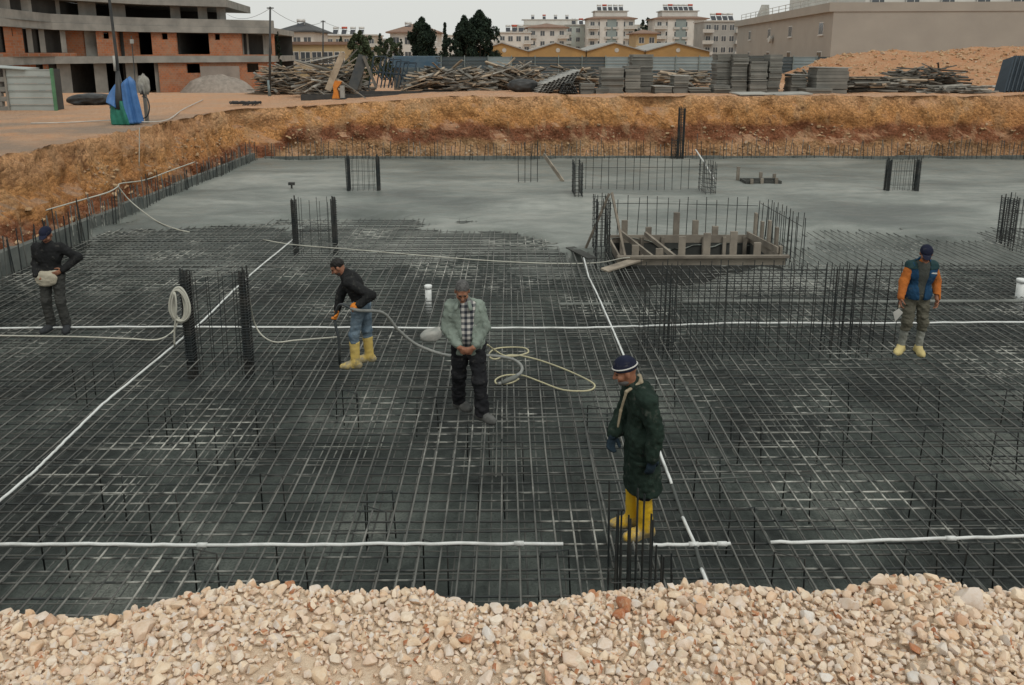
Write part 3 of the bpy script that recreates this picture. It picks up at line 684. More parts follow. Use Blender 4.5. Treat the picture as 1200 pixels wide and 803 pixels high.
# ================================================================ things standing on the terrace
def gz(x, y): return float(zter(x, y))
M_WOODG = mk('silvered_wood', (.30, .285, .25), (.19, .18, .16), 3, .9, vary=.5, bump=.3, bscale=25)
M_WOODT = mk('tan_wood', (.42, .34, .25), (.27, .21, .15), 3, .9, vary=.45, bump=.3, bscale=25)
M_WOODD = mk('dark_wood', (.10, .095, .085), (.17, .155, .13), 3, .9, vary=.5)
M_PLY = mk('formwork_panel', (.155, .155, .14), (.21, .205, .185), 1.6, .88, vary=.38, bump=.25, bscale=20)
M_PLYL = mk('pale_panel', (.40, .40, .37), (.3, .3, .28), 2, .85, vary=.2)
M_STEELD = mk('dark_steel', (.03, .035, .038), (.055, .055, .05), 3, .6, spec=.4)
_wood = [MB().box((0, 0, 0), (1, 1, 1)).mesh('plank', m) for m in (M_WOODG, M_WOODT, M_WOODD)]
PANEL = MB().box((0, 0, .5), (1, 1, .94)).mesh('panel', M_PLY)
def stack(u0, u1, vt, vb, Y, label, th=.065, depth=1.0, top=False, jit=.022):
    a = aty(u0, vb, Y); b = aty(u1, vb, Y); zt = aty((u0 + u1) / 2, vt, Y).z
    w = b.x - a.x; z = gz(a.x, Y) - .02; c = thing('panel_stack', label, 'panel stack', ((a.x + b.x) / 2, Y + depth / 2, z), 'stacked formwork panels behind the bank')
    k = 0; drift = 0; zz = 0
    while zz < zt - z:
        t = th * rng.uniform(.8, 1.2); drift = drift * .8 + rng.normal(0, jit * .6)
        link('panel', PANEL, c, (drift + rng.normal(0, jit * .5), rng.normal(0, jit), zz), (0, 0, rng.normal(0, .012)), (w * rng.uniform(.93, 1.0), depth * rng.uniform(.94, 1), t)); zz += t; k += 1
        if rng.random() < .11: zz += .025
    if top: link('top_sheet', MB().box((0, 0, .5), (1, 1, 1)).mesh('top_sheet', M_PLYL), c, (0, 0, zz), (.0, .02, .03), (w * 1.12, depth, .03))
    return c
stack(703, 731, 80, 113.5, 36.6, 'wide grey panel stack beside the bundle of corrugated sheets', .1)
stack(732.5, 751, 79, 113.5, 36.75, 'narrow grey panel stack pressed between a wide and a tall stack', .12)
stack(740, 765, 64.5, 113, 37.9, 'tallest dark panel stack in the middle of the stores', .07)
stack(767, 788, 102, 113.5, 36.6, 'knee high panel stack with a pale sheet on top', .09, top=True)
stack(789, 807, 91, 113.5, 36.8, 'waist high panel stack next to the loose boards', .075, top=True)
stack(808, 834, 103, 113.5, 36.6, 'low untidy panel stack with slipped boards', .06, jit=.06)
stack(836, 856, 101, 113.5, 36.5, 'low dark panel stack at the foot of a tall one', .06, jit=.05)
stack(838.5, 855.5, 65, 112, 37.7, 'tall panel stack with a ragged side, next to loose boards', .055)
stack(856.5, 875, 65.5, 111.5, 37.4, 'tall panel stack in the middle of the three tall ones', .075)
stack(878, 898, 74, 111.5, 37.2, 'tall panel stack with a dark gap beside it', .09)
stack(899, 914, 65, 111.5, 37.3, 'tall narrow panel stack beside the low covered one', .085)
stack(878, 900, 66, 80, 38.6, 'panel stack standing behind the tall narrow one', .06)
stack(926, 944, 88, 110, 37.2, 'low panel stack carrying one end of a pale sheet', .1, top=True)
stack(955, 993, 83, 115, 36.7, 'broad stack of thick grey panels at the end of the stores', .17, 1.2, top=True, jit=.012)
stack(944, 976, 104, 115.5, 36.2, 'low stack of long thin panels in front of the broad one', .05, 1.2)
# sheets flat on the ground
for (u0, u1, v, lab) in ((860, 899, 112.5, 'pale sheet lying flat at the foot of the tall panel stacks'), (903, 946, 112.5, 'wide pale sheet lying flat in front of the low covered stack'), (1158, 1196, 104, 'pale sheet lying beside the blue steel panels')):
    a = at(u0, v, 2.6); b = at(u1, v, 2.6)
    tag(MB().box(((a.x + b.x) / 2, a.y, gz(a.x, a.y) + .06), (b.x - a.x, 1.3, .05), Euler((.03, rng.normal(0, .02), rng.normal(0, .05))).to_matrix()).build('sheet', M_PLYL), lab, 'sheet')

def heap(label, u0, u1, vt, vb, Y, n, depth=2.5, lens=(.6, 2.0), mats=(0, 0, 0, 1, 1, 2), tilt=.25, name='timber_heap', along=.5, prof=None, w=(.06, .2), cat='wood pile'):
    a = aty(u0, vb, Y); b = aty(u1, vb, Y); H = aty((u0 + u1) / 2, vt, Y).z; z0 = gz((a.x + b.x) / 2, Y + depth / 2)
    hh = H - z0; W2 = b.x - a.x; c = thing(name, label, cat, ((a.x + b.x) / 2, Y + depth / 2, z0), 'heaps of used timber behind the bank')
    for k in range(n):
        t = rng.uniform(-1, 1); s = rng.uniform(-1, 1)
        p = (1 - abs(t) ** 5) * (1 - .55 * (s + .15) ** 2) if prof is None else float(np.interp(t, *prof)) * (1 - .5 * (s + .15) ** 2)
        L = rng.uniform(*lens); z = max(.03, hh * p * rng.uniform(.0, 1) ** .55)
        yaw = rng.normal(0, along) if rng.random() < .7 else rng.uniform(0, PI)
        ti = rng.normal(0, tilt) * min(1, z / .4 + .1)
        me = _wood[mats[rng.integers(len(mats))]]
        lim = W2 / 2 - L * .35
        link('plank', me, c, (t * max(lim, .2), s * depth * .42, z), (rng.normal(0, .3), ti, yaw), (L, rng.uniform(*w), rng.uniform(.025, .07)))
    return c
heap('heap of grey broken boards by the corner of the brick building', 288, 356, 76, 101, 45.5, 150, 3.0, (.8, 2.2))
heap('heap of long scrap timber behind the dark steel channels', 340, 430, 74, 103, 41.5, 150, 2.4, (1.2, 3.2), tilt=.35)
heap('tangled grey heap of used timber in front of the blue hoarding', 468, 580, 80, 107, 40.0, 270, 2.6, (.6, 2.0))
heap('pale heap of used battens and boards in front of the blue hoarding', 550, 655, 77, 106, 40.4, 280, 2.8, (.7, 2.3), (0, 0, 1, 1, 0, 2))
heap('loose heap of short boards behind the corrugated sheets', 640, 712, 79, 106, 39.4, 120, 2.2, (.6, 1.8), (0, 1, 0, 2))
heap('loose tan boards lying between the panel stacks', 764, 842, 84, 108, 39.4, 90, 2.0, (1, 2.2), (1, 0, 1, 0), tilt=.1, along=.2)
heap('small pile of boards beyond the low covered panel stack', 938, 960, 84, 108, 38.8, 40, 2.0, (.6, 1.4), (1, 0, 2))
heap('neat pile of squared timbers with dark ends at the foot of the soil mound', 993, 1085, 91, 114, 37.2, 150, 2.0, (1.0, 1.9), (1, 0, 2, 2, 0), tilt=.04, along=.12, w=(.1, .18), prof=([-1, -.9, .9, 1], [.9, 1, 1, .6]))
heap('bundle of dark round poles and boards lying against the soil mound', 1035, 1150, 77, 99, 39.2, 150, 2.0, (.8, 2.0), (2, 2, 2, 0), tilt=.12, along=.8, w=(.07, .12))
heap('spread of grey battens at the lip of the bank beside the pale sheet', 1083, 1168, 101, 114, 36.6, 90, 1.4, (1.2, 2.6), (0, 2, 0), tilt=.05, along=.15, w=(.05, .1))
# long boards and leaning frames left of the heaps
def lean(name, label, cat, u0, v0, u1, v1, Y, w, t, mat, dy=.5):
    a = aty(u0, v0, Y); b = aty(u1, v1, Y + dy); a.z = max(a.z, gz(a.x, a.y))
    return tag(MB().beam(a, b, t, w, up=(0, 1, .01)).build(name, mat), label, cat)
lean('board', 'tan board leaning up beside the orange machine', 'board', 384, 106, 402, 62, 40.3, .05, .32, M_WOODT)
lean('leaning_plank', 'dark steel plank leaning steeply against the scrap heap', 'frame', 413, 104, 426, 65, 40.6, .06, .5, M_STEELD)
lean('leaning_plank', 'thin dark plank leaning on the scrap heap, foot to foot with another', 'frame', 441, 103, 426, 66, 40.4, .06, .14, M_WOODD)
lean('board', 'dark board leaning over the steel channels', 'board', 418, 105, 423, 70, 40.9, .05, .45, M_WOODD)
for k, (a0, a1, v0, v1) in enumerate(((352, 402, 74, 64), (356, 398, 76, 67), (346, 400, 78, 70), (350, 392, 70, 66))):
    a = aty(a0, v0, 42.2 + k * .2); b = aty(a1, v1, 42.4 + k * .2)
    tag(MB().beam(a, b, .06, .3, up=(0, 1, 0)).build('board', (M_PLYL, M_WOODG)[k % 2]), 'long pale board resting on top of the scrap timber', 'board', 'long boards on the scrap heap')
c = thing('scaffold_frames', 'dark blue steel frames stacked upright among the scrap timber', 'frame', aty(455, 104, 41.2))
for k in range(5):
    a = aty(432 + k * 9, 103, 41.2 + .1 * k); b = aty(438 + k * 9, 66 + 2 * k, 41.6 + .1 * k); e = a + Vector((.62, 0, 0)); g = b + Vector((.62, 0, 0))
    for s, t in ((a, b), (e, g), (b, g), (a.lerp(b, .5), e.lerp(g, .5)), (a.lerp(b, .75), e.lerp(g, .25))): MB().beam(s, t, .05, .05).build('tube', mk('blue_steel', (.045, .065, .085), rough=.6) if k == 0 and s is a and t is b else bpy.data.materials['blue_steel'], c)
MBLUE = mk('blue_sheet', (.07, .13, .19), (.12, .17, .21), 2, .6)
c = thing('blue_sheet_stack', 'stack of blue profiled sheets lying above the scrap heap', 'sheet stack', aty(488, 78, 43))
for k in range(9):
    a = aty(458 + rng.uniform(0, 5), 79 - 1.5 * k, 43); b = aty(517 - rng.uniform(0, 6), 79 - 1.5 * k, 43); MB().b2((a.x, 42.6, a.z), (b.x, 43.8, a.z + .055)).build('sheet', MBLUE, c)
MB().b2((c.location.x - 1.2, 42.8, gz(-4, 43)), (c.location.x - .9, 43.6, c.location.z)).build('bearer', M_WOODD, c); MB().b2((c.location.x + .9, 42.8, gz(-4, 43)), (c.location.x + 1.2, 43.6, c.location.z)).build('bearer', M_WOODD, c)
for lab, u0, u1, v, Y in (('long dark steel channel lying in front of the scrap heap', 352, 538, 108.5, 39.4), ('second dark steel channel lying just behind the long one', 420, 585, 106.5, 40.0)):
    a = aty(u0, v, Y); b = aty(u1, v, Y); z = gz(a.x, Y); m = MB()
    for s in (0, .26): m.b2((a.x, Y + s, z + .02), (b.x, Y + s + .05, z + .3))
    m.b2((a.x, Y + .05, z + .08), (b.x, Y + .26, z + .14)); tag(m.build('steel_channel', M_STEELD), lab, 'steel channel')
# orange machine with its handle
p = aty(396, 111.5, 38.4); p.z = gz(p.x, p.y); c = thing('plate_compactor', 'small orange machine with a long handle standing before the steel channels', 'compactor', p)
M_ORM = mk('orange_paint', (.62, .22, .03), (.5, .17, .03), 5, .5, spec=.4)
m = MB(); m.xprism([(p.x + dx, p.z + dz) for dx, dz in ((-.3, .05), (.05, .05), (.0, .35), (-.05, .55), (.12, .75), (.2, .88), (-.12, .92), (-.22, .7), (-.2, .4))], p.y, p.y + .3); m.build('body', M_ORM, c)
MB().b2((p.x + .1, p.y + .05, p.z + .1), (p.x + .28, p.y + .3, p.z + .68)).build('tank', M_PLYL, c)
MB().b2((p.x - .32, p.y - .05, p.z), (p.x + .34, p.y + .4, p.z + .07)).build('plate', M_STEELD, c)
MB().tube([p + Vector((.2, .1, .85)), p + Vector((.7, .0, .55)), p + Vector((1.35, -.1, .08))], .03, 6).build('handle', M_WOODG, c)
# bundle of corrugated sheets with round ends
p0 = aty(640, 112, 37.2); zc = gz(p0.x, 37)
c = thing('corrugated_bundle', 'sloping bundle of pale corrugated sheets beside the panel stacks', 'sheet bundle', (p0.x + .8, 37.8, zc))
MCOR = mk('corrugated_cement', (.36, .36, .34), (.25, .25, .235), 2, .85, vary=.2)
for k in range(9):
    m = MB(); n = 34; w = 1.9; vs = []
    for j in (0, 1):
        for i in range(n + 1):
            vs.append((-w / 2 + w * i / n, j * 1.6, .035 * math.sin(i * 1.5)))
    m.add(vs, [(i, i + 1, n + 2 + i, n + 1 + i) for i in range(n)])
    o = m.build('sheet', MCOR, c, True, local=True); o.location = (-.45 + .05 * k, -.5 + rng.normal(0, .03), .12 + .075 * k); o.rotation_euler = (.0, -.34, .18 + rng.normal(0, .02))
    mo = o.modifiers.new('t', 'SOLIDIFY'); mo.thickness = .012
p0 = aty(668, 113, 36.5); c = thing('tube_bundle', 'round bundle of dark scaffold tubes lying end on beside the panel stacks', 'tube bundle', (p0.x, 37.2, gz(p0.x, 37)))
TU = MB().tube([(0, -.7, 0), (0, .7, 0)], .045, 8).mesh('tube', M_STEELD, True)
for r in range(6):
    for k in range(9 - r): link('tube', TU, c, (-.42 + k * .095 + r * .047 + rng.normal(0, .006), rng.normal(0, .05), .05 + r * .083))
stack(680, 697, 100, 114, 36.5, 'low stack of thick panels beside the dark tube bundle', .12); stack(698, 714, 106, 114, 36.3, 'lowest panel stack, ankle high, beside the tube bundle', .08)

def cloth_lump(name, label, cat, loc, size, mat, seed, fold=.22, ex=.8, parent=None):
    bm = bmesh.new(); bmesh.ops.create_icosphere(bm, subdivisions=4, radius=1)
    V = np.array([v.co[:] for v in bm.verts]); V = np.sign(V) * np.abs(V) ** ex
    a = np.arctan2(V[:, 1], V[:, 0])
    V = V * (1 + fold * fbm(np.stack([np.cos(a) * 2.2, np.sin(a) * 2.2, V[:, 2] * .7], -1) + seed, 3, seed) + .1 * fbm(V * 3 + seed, 3, seed + 1))[:, None]
    V = V * np.array(size) / 2; V[:, 2] = np.maximum(V[:, 2] + size[2] / 2, 0)
    for v, q in zip(bm.verts, V): v.co = q
    me = bpy.data.meshes.new(name); bm.to_mesh(me); bm.free(); me.materials.append(mat)
    me.polygons.foreach_set('use_smooth', [True] * len(me.polygons))
    o = link(name, me, parent, loc); 
    if label: tag(o, label, cat)
    return o
M_BLACK = mk('black_sheeting', (.02, .022, .024), (.045, .047, .047), 3, .5, spec=.4)
p = aty(614, 110, 38.2); cloth_lump('tarpaulin', 'black sheeting thrown over a low heap before the pale battens', 'tarp', (p.x, 38.6, gz(p.x, 38.6) - .02), (1.5, .9, .62), M_BLACK, 4)
p = aty(104, 119, 36.5); cloth_lump('tarpaulin', 'black sheeting lying in a low heap beside the metal hut', 'tarp', (p.x, 36.8, gz(p.x, 36.8) - .03), (1.9, 1.0, .52), M_BLACK, 9, .4)
# ---- the covered machine at the bank with its mast
p = at(150, 146, 2.12); p.z = gz(p.x, p.y) - .02
MT_B = mk('blue_tarpaulin', (.04, .125, .31), (.06, .17, .40), 5, .45, spec=.4, bump=.3, bscale=12, bdist=.03); MT_G = mk('green_tarpaulin', (.01, .11, .075), (.02, .16, .11), 5, .5, bump=.3, bscale=12, bdist=.03)
def drape(name, parent, fn, mat, n=72, k=26):
    vs = []; fs = []
    for j in range(k + 1):
        for i in range(n):
            vs.append(fn(2 * PI * i / n, j / k))
        if j:
            for i in range(n): fs.append(((j - 1) * n + i, (j - 1) * n + (i + 1) % n, j * n + (i + 1) % n, j * n + i))
    fs.append(tuple(range(n - 1, -1, -1))); fs.append(tuple(k * n + i for i in range(n)))
    return MB().add(vs, fs).build(name, mat, parent, True, local=True)
c = thing('covered_machine', 'machine wrapped in blue and green tarpaulin at the lip of the bank', 'tarp', p)
def fg(a, t):
    f = 1 + .1 * math.sin(5 * a + 2 * t) + .07 * math.sin(11 * a + 5 * t); r = (.43 - .14 * t ** 2) * f
    return (-.10 + r * math.cos(a), r * .8 * math.sin(a), .78 * t)
def fb(a, t):
    f = 1 + .13 * math.sin(4 * a + 1 + 3 * t) + .08 * math.sin(9 * a + 4 * t); r = (.47 * (1 - t) ** .75 + .05) * f
    low = .62 - .60 * max(0, math.cos(a + .25)) ** .7
    return (.02 + r * math.cos(a) * 1.0, r * .85 * math.sin(a), low + (1.52 - low) * t)
def fl(a, t):
    f = 1 + .2 * math.sin(3 * a + 1 + 4 * t) + .1 * math.sin(8 * a + 3 * t); r = (.27 * (1 - t) ** .8 + .03) * f; lo_ = .62 + .12 * math.sin(2 * a)
    return (-.24 - .06 * (1 - t) + r * math.cos(a), -.06 + r * .8 * math.sin(a), lo_ + (1.32 - lo_) * t)
def fr(a, t):
    f = 1 + .2 * math.sin(4 * a + 2 + 2 * t) + .12 * math.sin(9 * a + 5 * t); r = (.19 + .09 * (1 - t)) * f * min(1, 8 * (1.02 - t)) ** .5; lo_ = .03 + .1 * max(0, -math.cos(a))
    return (.20 - .05 * t + r * math.cos(a), r * 1.0 * math.sin(a), lo_ + (1.52 + .06 * math.cos(a) - lo_) * t)
drape('green_cover', c, fg, MT_G); drape('blue_flap', c, fl, MT_B); drape('blue_cover', c, fr, MT_B)
MB().tube([p + Vector((-.13, -.1, .5)), p + Vector((-.12, -.1, 1.0)), p + Vector((-.19, .05, 1.75))], [.2, .15, .06], 10).build('wrapped_post', M_BLACK, c, True)
m = MB(); m.tube([p + Vector((-.19, .1, .5)), p + Vector((-.20, .1, 2.2)), p + Vector((-.26, .1, 4.6)), p + Vector((-.30, .1, 6.6))], [.055, .05, .045, .04], 8); m.build('mast', M_STEELD, c, True)
MB().tube([p + Vector((-.24, -.02, 1.75)), p + Vector((-.235, -.02, 2.25))], .04, 8).build('pulley', M_PLYL, c, True)
MB().tube([p + Vector((.22, .35, 1.3)), p + Vector((.24, .35, 2.9))], .016, 6).build('rod', M_STEELD, c); MB().box(p + Vector((.24, .35, 2.72)), (.09, .09, .14)).build('lamp', M_PLYL, c)
hp = [p + Vector(q) for q in ((.4, .1, .15), (.62, .12, .25), (.72, .12, .55), (.66, .14, .85), (.5, .15, .9))]
MB().tube(spline(hp), .022, 6).build('hose', M_BLACK, c, True)
cloth_lump('plastic_bag', 'pale plastic sack slung behind the blue tarpaulin', 'sack', (p.x + .40, p.y + .5, p.z + .95), (.30, .28, .6), mk('sack_plastic', (.33, .32, .28), (.22, .21, .19), 5, .6), 12, .8)
tag(MB().b2((p.x + .36, p.y + .5, p.z - .05), (p.x + .46, p.y + .6, p.z + 1.02)).build('post_block', M_WOODG), 'grey post carrying the pale plastic sack', 'post')
# rope on the ground beside it, hose line
M_ROPE = mk('white_rope', (.55, .53, .48), rough=.8)
def gcord(label, pts, r, mat):
    W3 = []
    for a, b in pts:
        q = at(a, b, 2.2)
        for _ in range(6): q = at(a, b, gz(q.x, q.y) + .05)
        W3.append(q)
    tag(MB().tube(spline(W3, 6), r, 6).build('rope', mat, None, True), label, 'rope')
gcord('pale rope stretched over the trodden ground to the covered machine', [(36, 144.5), (80, 143.5), (130, 141), (158, 140.5)], .02, M_ROPE)
gcord('pale rope lying from the covered machine towards the open terrace', [(165, 143), (195, 141), (215, 128), (238, 117)], .02, M_ROPE)
# dark tangle at the lip of the bank
q = at(288, 126, 2.1); c = thing('cable_tangle', 'dark tangle of cables thrown over the lip of the bank', 'cables', (q.x, q.y, gz(q.x, q.y)))
m = MB()
for k in range(16):
    a0 = rng.uniform(0, 6.3); pts = [c.location + Vector((.55 * math.cos(a0 + t) * (1 + .3 * math.sin(2 * t + k)), .3 * math.sin(a0 + t), .09 + .12 * rng.random())) for t in np.linspace(0, 5, 14)]
    m.tube(spline(pts, 2), .018, 4)
m.build('loops', M_BLACK, c, True); m = MB()
for k in range(9):
    x0 = rng.normal(0, .18); pts = [c.location + Vector((x0, -.1, .1)), c.location + Vector((x0 - .05, -.5, -.1)), c.location + Vector((x0 * 1.2 - .1, -.75, -.7)), c.location + Vector((x0 * 1.5 - .15, -.85 - .1 * rng.random(), -1.2 - .4 * rng.random()))]
    m.tube(spline(pts, 4), .02, 4)
m.build('hanging_ends', M_BLACK, c, True)
# ---- metal hut with a block end wall
M_ZINC = mk('zinc_sheet', (.36, .40, .385), (.29, .325, .31), 1.2, .5, spec=.5, metal=.0, vary=.12); M_BLOCK = mk('grey_block', (.17, .17, .155), (.23, .22, .2), 3, .95, bump=.4, bscale=18)
a = aty(13, 131, 33); b = aty(71, 128, 33.4); z = gz(a.x, 33) - .03; zt = aty(40, 81, 33).z
c = thing('metal_hut', 'low hut of ribbed zinc sheets with a grey block end', 'hut', ((a.x + b.x) / 2, 34, z))
nrow = 6
for k in range(nrow):
    h0 = z + (zt - z) * k / nrow; h1 = z + (zt - z) * (k + 1) / nrow - .012; m = MB()
    m.b2((a.x, 33 - .012 * (k % 2), h0), (b.x, 33.05, h1)); m.b2((a.x, 32.965, h1 - .035), (b.x, 33 - .02, h1 - .004)); m.build('sheet', M_ZINC, c)
MB().b2((b.x - .0, 32.93, z), (b.x + .09, 33.05, zt + .03)).build('post', mk('green_post', (.10, .24, .13), rough=.6), c); MB().b2((a.x - .08, 32.93, z), (a.x - .002, 33.05, zt + .05)).build('post', M_WOODG, c)
MB().b2((b.x - .06, 33.06, z), (b.x - .01, 33.7, zt)).build('side_sheet', M_STEELD, c)
for r in range(8):
    for k in range(4):
        x1 = a.x - .1 - k * .42 - (.2 if r % 2 else 0); MB().b2((x1 - .41, 32.95 + rng.uniform(0, .012), z + r * .2), (x1, 33.15, z + r * .2 + .188)).build('block', M_BLOCK, c)
MB().box((a.x - .35, 33.4, zt + .08), (2.3, 1.2, .035), Euler((.02, .07, .05)).to_matrix()).build('roof_sheet', M_ZINC, c)
# ---- blue hoarding
MF_D = mk('hoarding_dark', (.062, .088, .102), (.085, .11, .12), .8, .6, vary=.2); MF_L = mk('hoarding_pale', (.26, .33, .35), (.21, .27, .29), .8, .55, vary=.12); M_POSTG = mk('hoarding_post', (.2, .25, .25), rough=.6)
c = thing('site_hoarding', 'blue grey hoarding of ribbed sheets behind the building materials', 'fence', (4, 58, 2))
uu = 462.0; i = 0
while uu < 975:
    u1 = uu + 27.5; a = aty(uu, 66.5, 58); b = aty(u1, 66.5, 58); z0 = gz(a.x, 58) - .1; H = a.z
    pale = (718 < uu + 14 < 746) or (764 < uu + 14 < 840) or (938 < uu + 14 < 970) or (575 < uu + 14 < 590)
    for k in range(7):
        h0 = z0 + (H - z0) * k / 7; h1 = z0 + (H - z0) * (k + 1) / 7 - .012; m = MB(); yy = 58 - .02 * (k % 2)
        m.b2((a.x + .02, yy, h0), (b.x - .02, 58.03, h1)); m.b2((a.x + .02, yy - .035, h1 - .05), (b.x - .02, yy - .002, h1 - .01)); m.build('sheet', MF_L if pale and k > 2 else MF_D, c)
    MB().b2((a.x - .03, 57.88, z0), (a.x + .03, 57.95, H + .08)).build('post', M_POSTG, c)
    uu = u1; i += 1
# ---- pole with wires
def zpole(u_, vb, vt, Y, label):
    p = aty(u_, vb, Y); p.z = gz(p.x, Y) - .05; t = aty(u_ + .6, vt, Y); c = thing('wire_pole', label, 'pole', p)
    MB().tube([p, t], [.075, .05], 8).build('shaft', M_STEELD, c, True); MB().tube([p, p + Vector((0, 0, .9))], .09, 8).build('sleeve', mk('pole_sleeve', (.2, .26, .27)), c, True)
    MB().b2((t.x - .18, t.y - .03, t.z - .1), (t.x + .18, t.y + .03, t.z - .04)).build('crossarm', M_STEELD, c); return t
t1 = zpole(316, 112, 8, 44, 'thin wire pole standing on the terrace before the brick building')
t2 = zpole(378, 100, 24, 62, 'shorter wire pole farther back by the yellow house')
def wire(a, b, sag, label):
    tag(MB().tube([a.lerp(b, t) + Vector((0, 0, -sag * 4 * t * (1 - t))) for t in np.linspace(0, 1, 16)], .012, 4).build('wire', M_BLACK), label, 'wire')
wire(t1 + Vector((0, 0, -.08)), t2 + Vector((0, 0, -.1)), .5, 'sagging wire between the two thin poles')
wire(t1 + Vector((0, 0, -.08)), aty(262, 13.5, 76), .6, 'sagging wire from the thin pole to the brick building')
wire(t2 + Vector((0, 0, -.1)), aty(470, 44, 120), .6, 'sagging wire leaving the farther pole towards the trees')
# ---- soil mound and blue steel panels at the right
def zm(X, Y):
    crest = np.interp(X, [16, 18, 20, 23, 26, 29, 33, 42], [2.3, 2.9, 4.0, 4.58, 4.62, 4.75, 5.0, 5.1]); p = np.stack([X, Y, X * 0], -1)
    s = np.clip(1 - np.abs(Y - 51) / 8.5, 0, 1) ** .8
    return 2.35 + (crest - 2.35) * s + (fbm(p * .8, 4, 81) * .3 + fbm(p * 3, 3, 83) * .12) * s - .25 * (s <= 0)
M_MOUND = Mat('mound_soil', .95, .15)
_c = M_MOUND.mix(M_MOUND.ramp(M_MOUND.noise(1.2, 6, rough=.7), [(.35, 0.), (.65, 1.)]), (.42, .20, .10), (.46, .28, .165)); _c = M_MOUND.mix(M_MOUND.ramp(M_MOUND.noise(6, 5, rough=.7), [(.55, 0.), (.7, .8)]), _c, (.55, .42, .29))
M_MOUND.color(_c); M_MOUND.bump(M_MOUND.noise(7, 6, rough=.7), .9, .12); M_MOUND = M_MOUND.m
tag(grid_sheet('soil_mound', np.arange(15, 42, .2), np.arange(42, 60, .2), zm, M_MOUND), kind='structure')
items = []
for k in range(2200):
    x = R_.uniform(17, 40); y = R_.uniform(42.5, 53); r = .04 + .13 * R_.random() ** 3; items.append((x, y, float(zm(np.array([x]), np.array([y]))[0]) + r * .2, r * 1.2, r, r * .8))
tag(scatter('mound_clods', items, M_RUB, None, S1), 'clods and stones strewn over the soil mound', 'stones', kind='stuff')
c = thing('steel_panel_stack', 'dark blue steel shutter panels leaning in a row at the foot of the mound', 'steel panels', aty(1190, 105, 38))
for k in range(6):
    a = aty(1173 + k * 5, 104, 37.6 + .25 * k); b = aty(1184 + k * 5, 68, 38.2 + .25 * k); a.z = gz(a.x, a.y) - .02
    m = MB(); d = b - a; m.beam(a, b, .07, .8, up=(0, 1, .2)); o = m.build('panel', bpy.data.materials['blue_steel'], c)
    for s in (.15, .4, .65, .9): MB().beam(a + d * s + Vector((-.06, -.56, 0)), a + d * s + Vector((-.06, .54, .1)), .05, .05).build('rib', bpy.data.materials['blue_steel'], o) if False else None
    MB().beam(a + Vector((-.055, -.38, .0)), b + Vector((-.055, -.38, .1)), .06, .06).build('rib', bpy.data.materials['blue_steel'], c)

# ================================================================ buildings
M_CONC = mk('raw_concrete', (.29, .285, .26), (.20, .20, .185), .9, .9, bump=.3, bscale=6, vary=.08)
M_DARKIN = mk('shaded_interior', (.045, .045, .042), (.03, .03, .028), 1, .95)  # inner walls coloured near black: the shade of the unlit rooms is in the tone
def brick_material(name, a, b, mortar):
    m = Mat(name, .92, .15); tc = m.n.new('ShaderNodeTexCoord'); bt = m.n.new('ShaderNodeTexBrick'); bt.inputs['Scale'].default_value = 2.6
    bt.inputs['Brick Width'].default_value = .6; bt.inputs['Row Height'].default_value = .5; bt.inputs['Mortar Size'].default_value = .035
    mp = m.n.new('ShaderNodeMapping'); mp.inputs['Rotation'].default_value = (PI / 2, 0, 0); m.l.new(m.pos, mp.inputs['Vector']); m.l.new(mp.outputs[0], bt.inputs['Vector'])
    for k, c in (('Color1', a), ('Color2', b), ('Mortar', mortar)): bt.inputs[k].default_value = (*c, 1)
    c = m.mix(m.ramp(m.noise(1.3, 5), [(.42, 0.), (.7, .7)]), bt.outputs['Color'], (.30, .21, .15)); m.color(c); return m.m
M_BRICK = brick_material('hollow_brick', (.42, .155, .07), (.29, .11, .055), (.28, .20, .15))
M_PLAST = mk('rough_render', (.30, .26, .225), (.23, .2, .175), 1, .95)
FY = ([-160, 0, 60, 170, 322], [42, 56, 64.5, 72, 78])
def fp(u_): Y = float(np.interp(u_, *FY)); q = aty(u_, 62, Y); return Vector((q.x, q.y))
c = thing('brick_shell_building', 'unfinished concrete and red brick block with dark open window bays', 'building', (*fp(160), .8))
US = list(np.arange(-150, 322, 14)) + [322]
def fnorm(u_):
    d = (fp(u_ + 4) - fp(u_ - 4)).normalized(); return Vector((-d.y, d.x))      # away from the camera
def band(name, u0, u1, z0, z1, mat, out=0.0, depth=14.0, ends=0):
    us = [u0] + [q for q in US if u0 < q < u1] + [u1]
    fr = [fp(q) - fnorm(q) * out for q in us]; bk = [fp(q) + Vector((-.12, 1)).normalized() * depth for q in us]
    vs = []; n = len(us)
    for L in (fr, bk):
        for q in L: vs += [(q.x, q.y, z0), (q.x, q.y, z1)]
    fs = []
    for i in range(n - 1):
        a = 2 * i; b = 2 * (n + i)
        fs += [(a, a + 2, a + 3, a + 1), (b, b + 1, b + 3, b + 2), (a + 1, a + 3, b + 3, b + 1), (a, b, b + 2, a + 2)]
    fs += [(0, 1, 2 * n + 1, 2 * n), (2 * n - 2, 4 * n - 2, 4 * n - 1, 2 * n - 1)]
    return MB().add(vs, fs).build(name, mat, c)
ZG, Z1a, Z1b, Z2a, Z2b, Z3a, Z3b = .3, 3.62, 4.2, 6.28, 7.5, 8.62, 9.3
band('ground_slab', -150, 322, ZG - .8, ZG + .45, M_CONC, -.02)
band('floor_slab', -150, 322, Z1a, Z1b, M_CONC, .25)
band('floor_slab', -150, 322, Z2a, Z2a + .55, M_CONC, .35); band('parapet', -150, 322, Z2a + .56, Z2b, M_CONC, .3, .5)
band('roof_slab', -150, 268, Z3a, Z3b, M_CONC, .55, 12); band('parapet', -150, 245, Z3b + .01, Z3b + .9, M_BRICK, -1, 8)
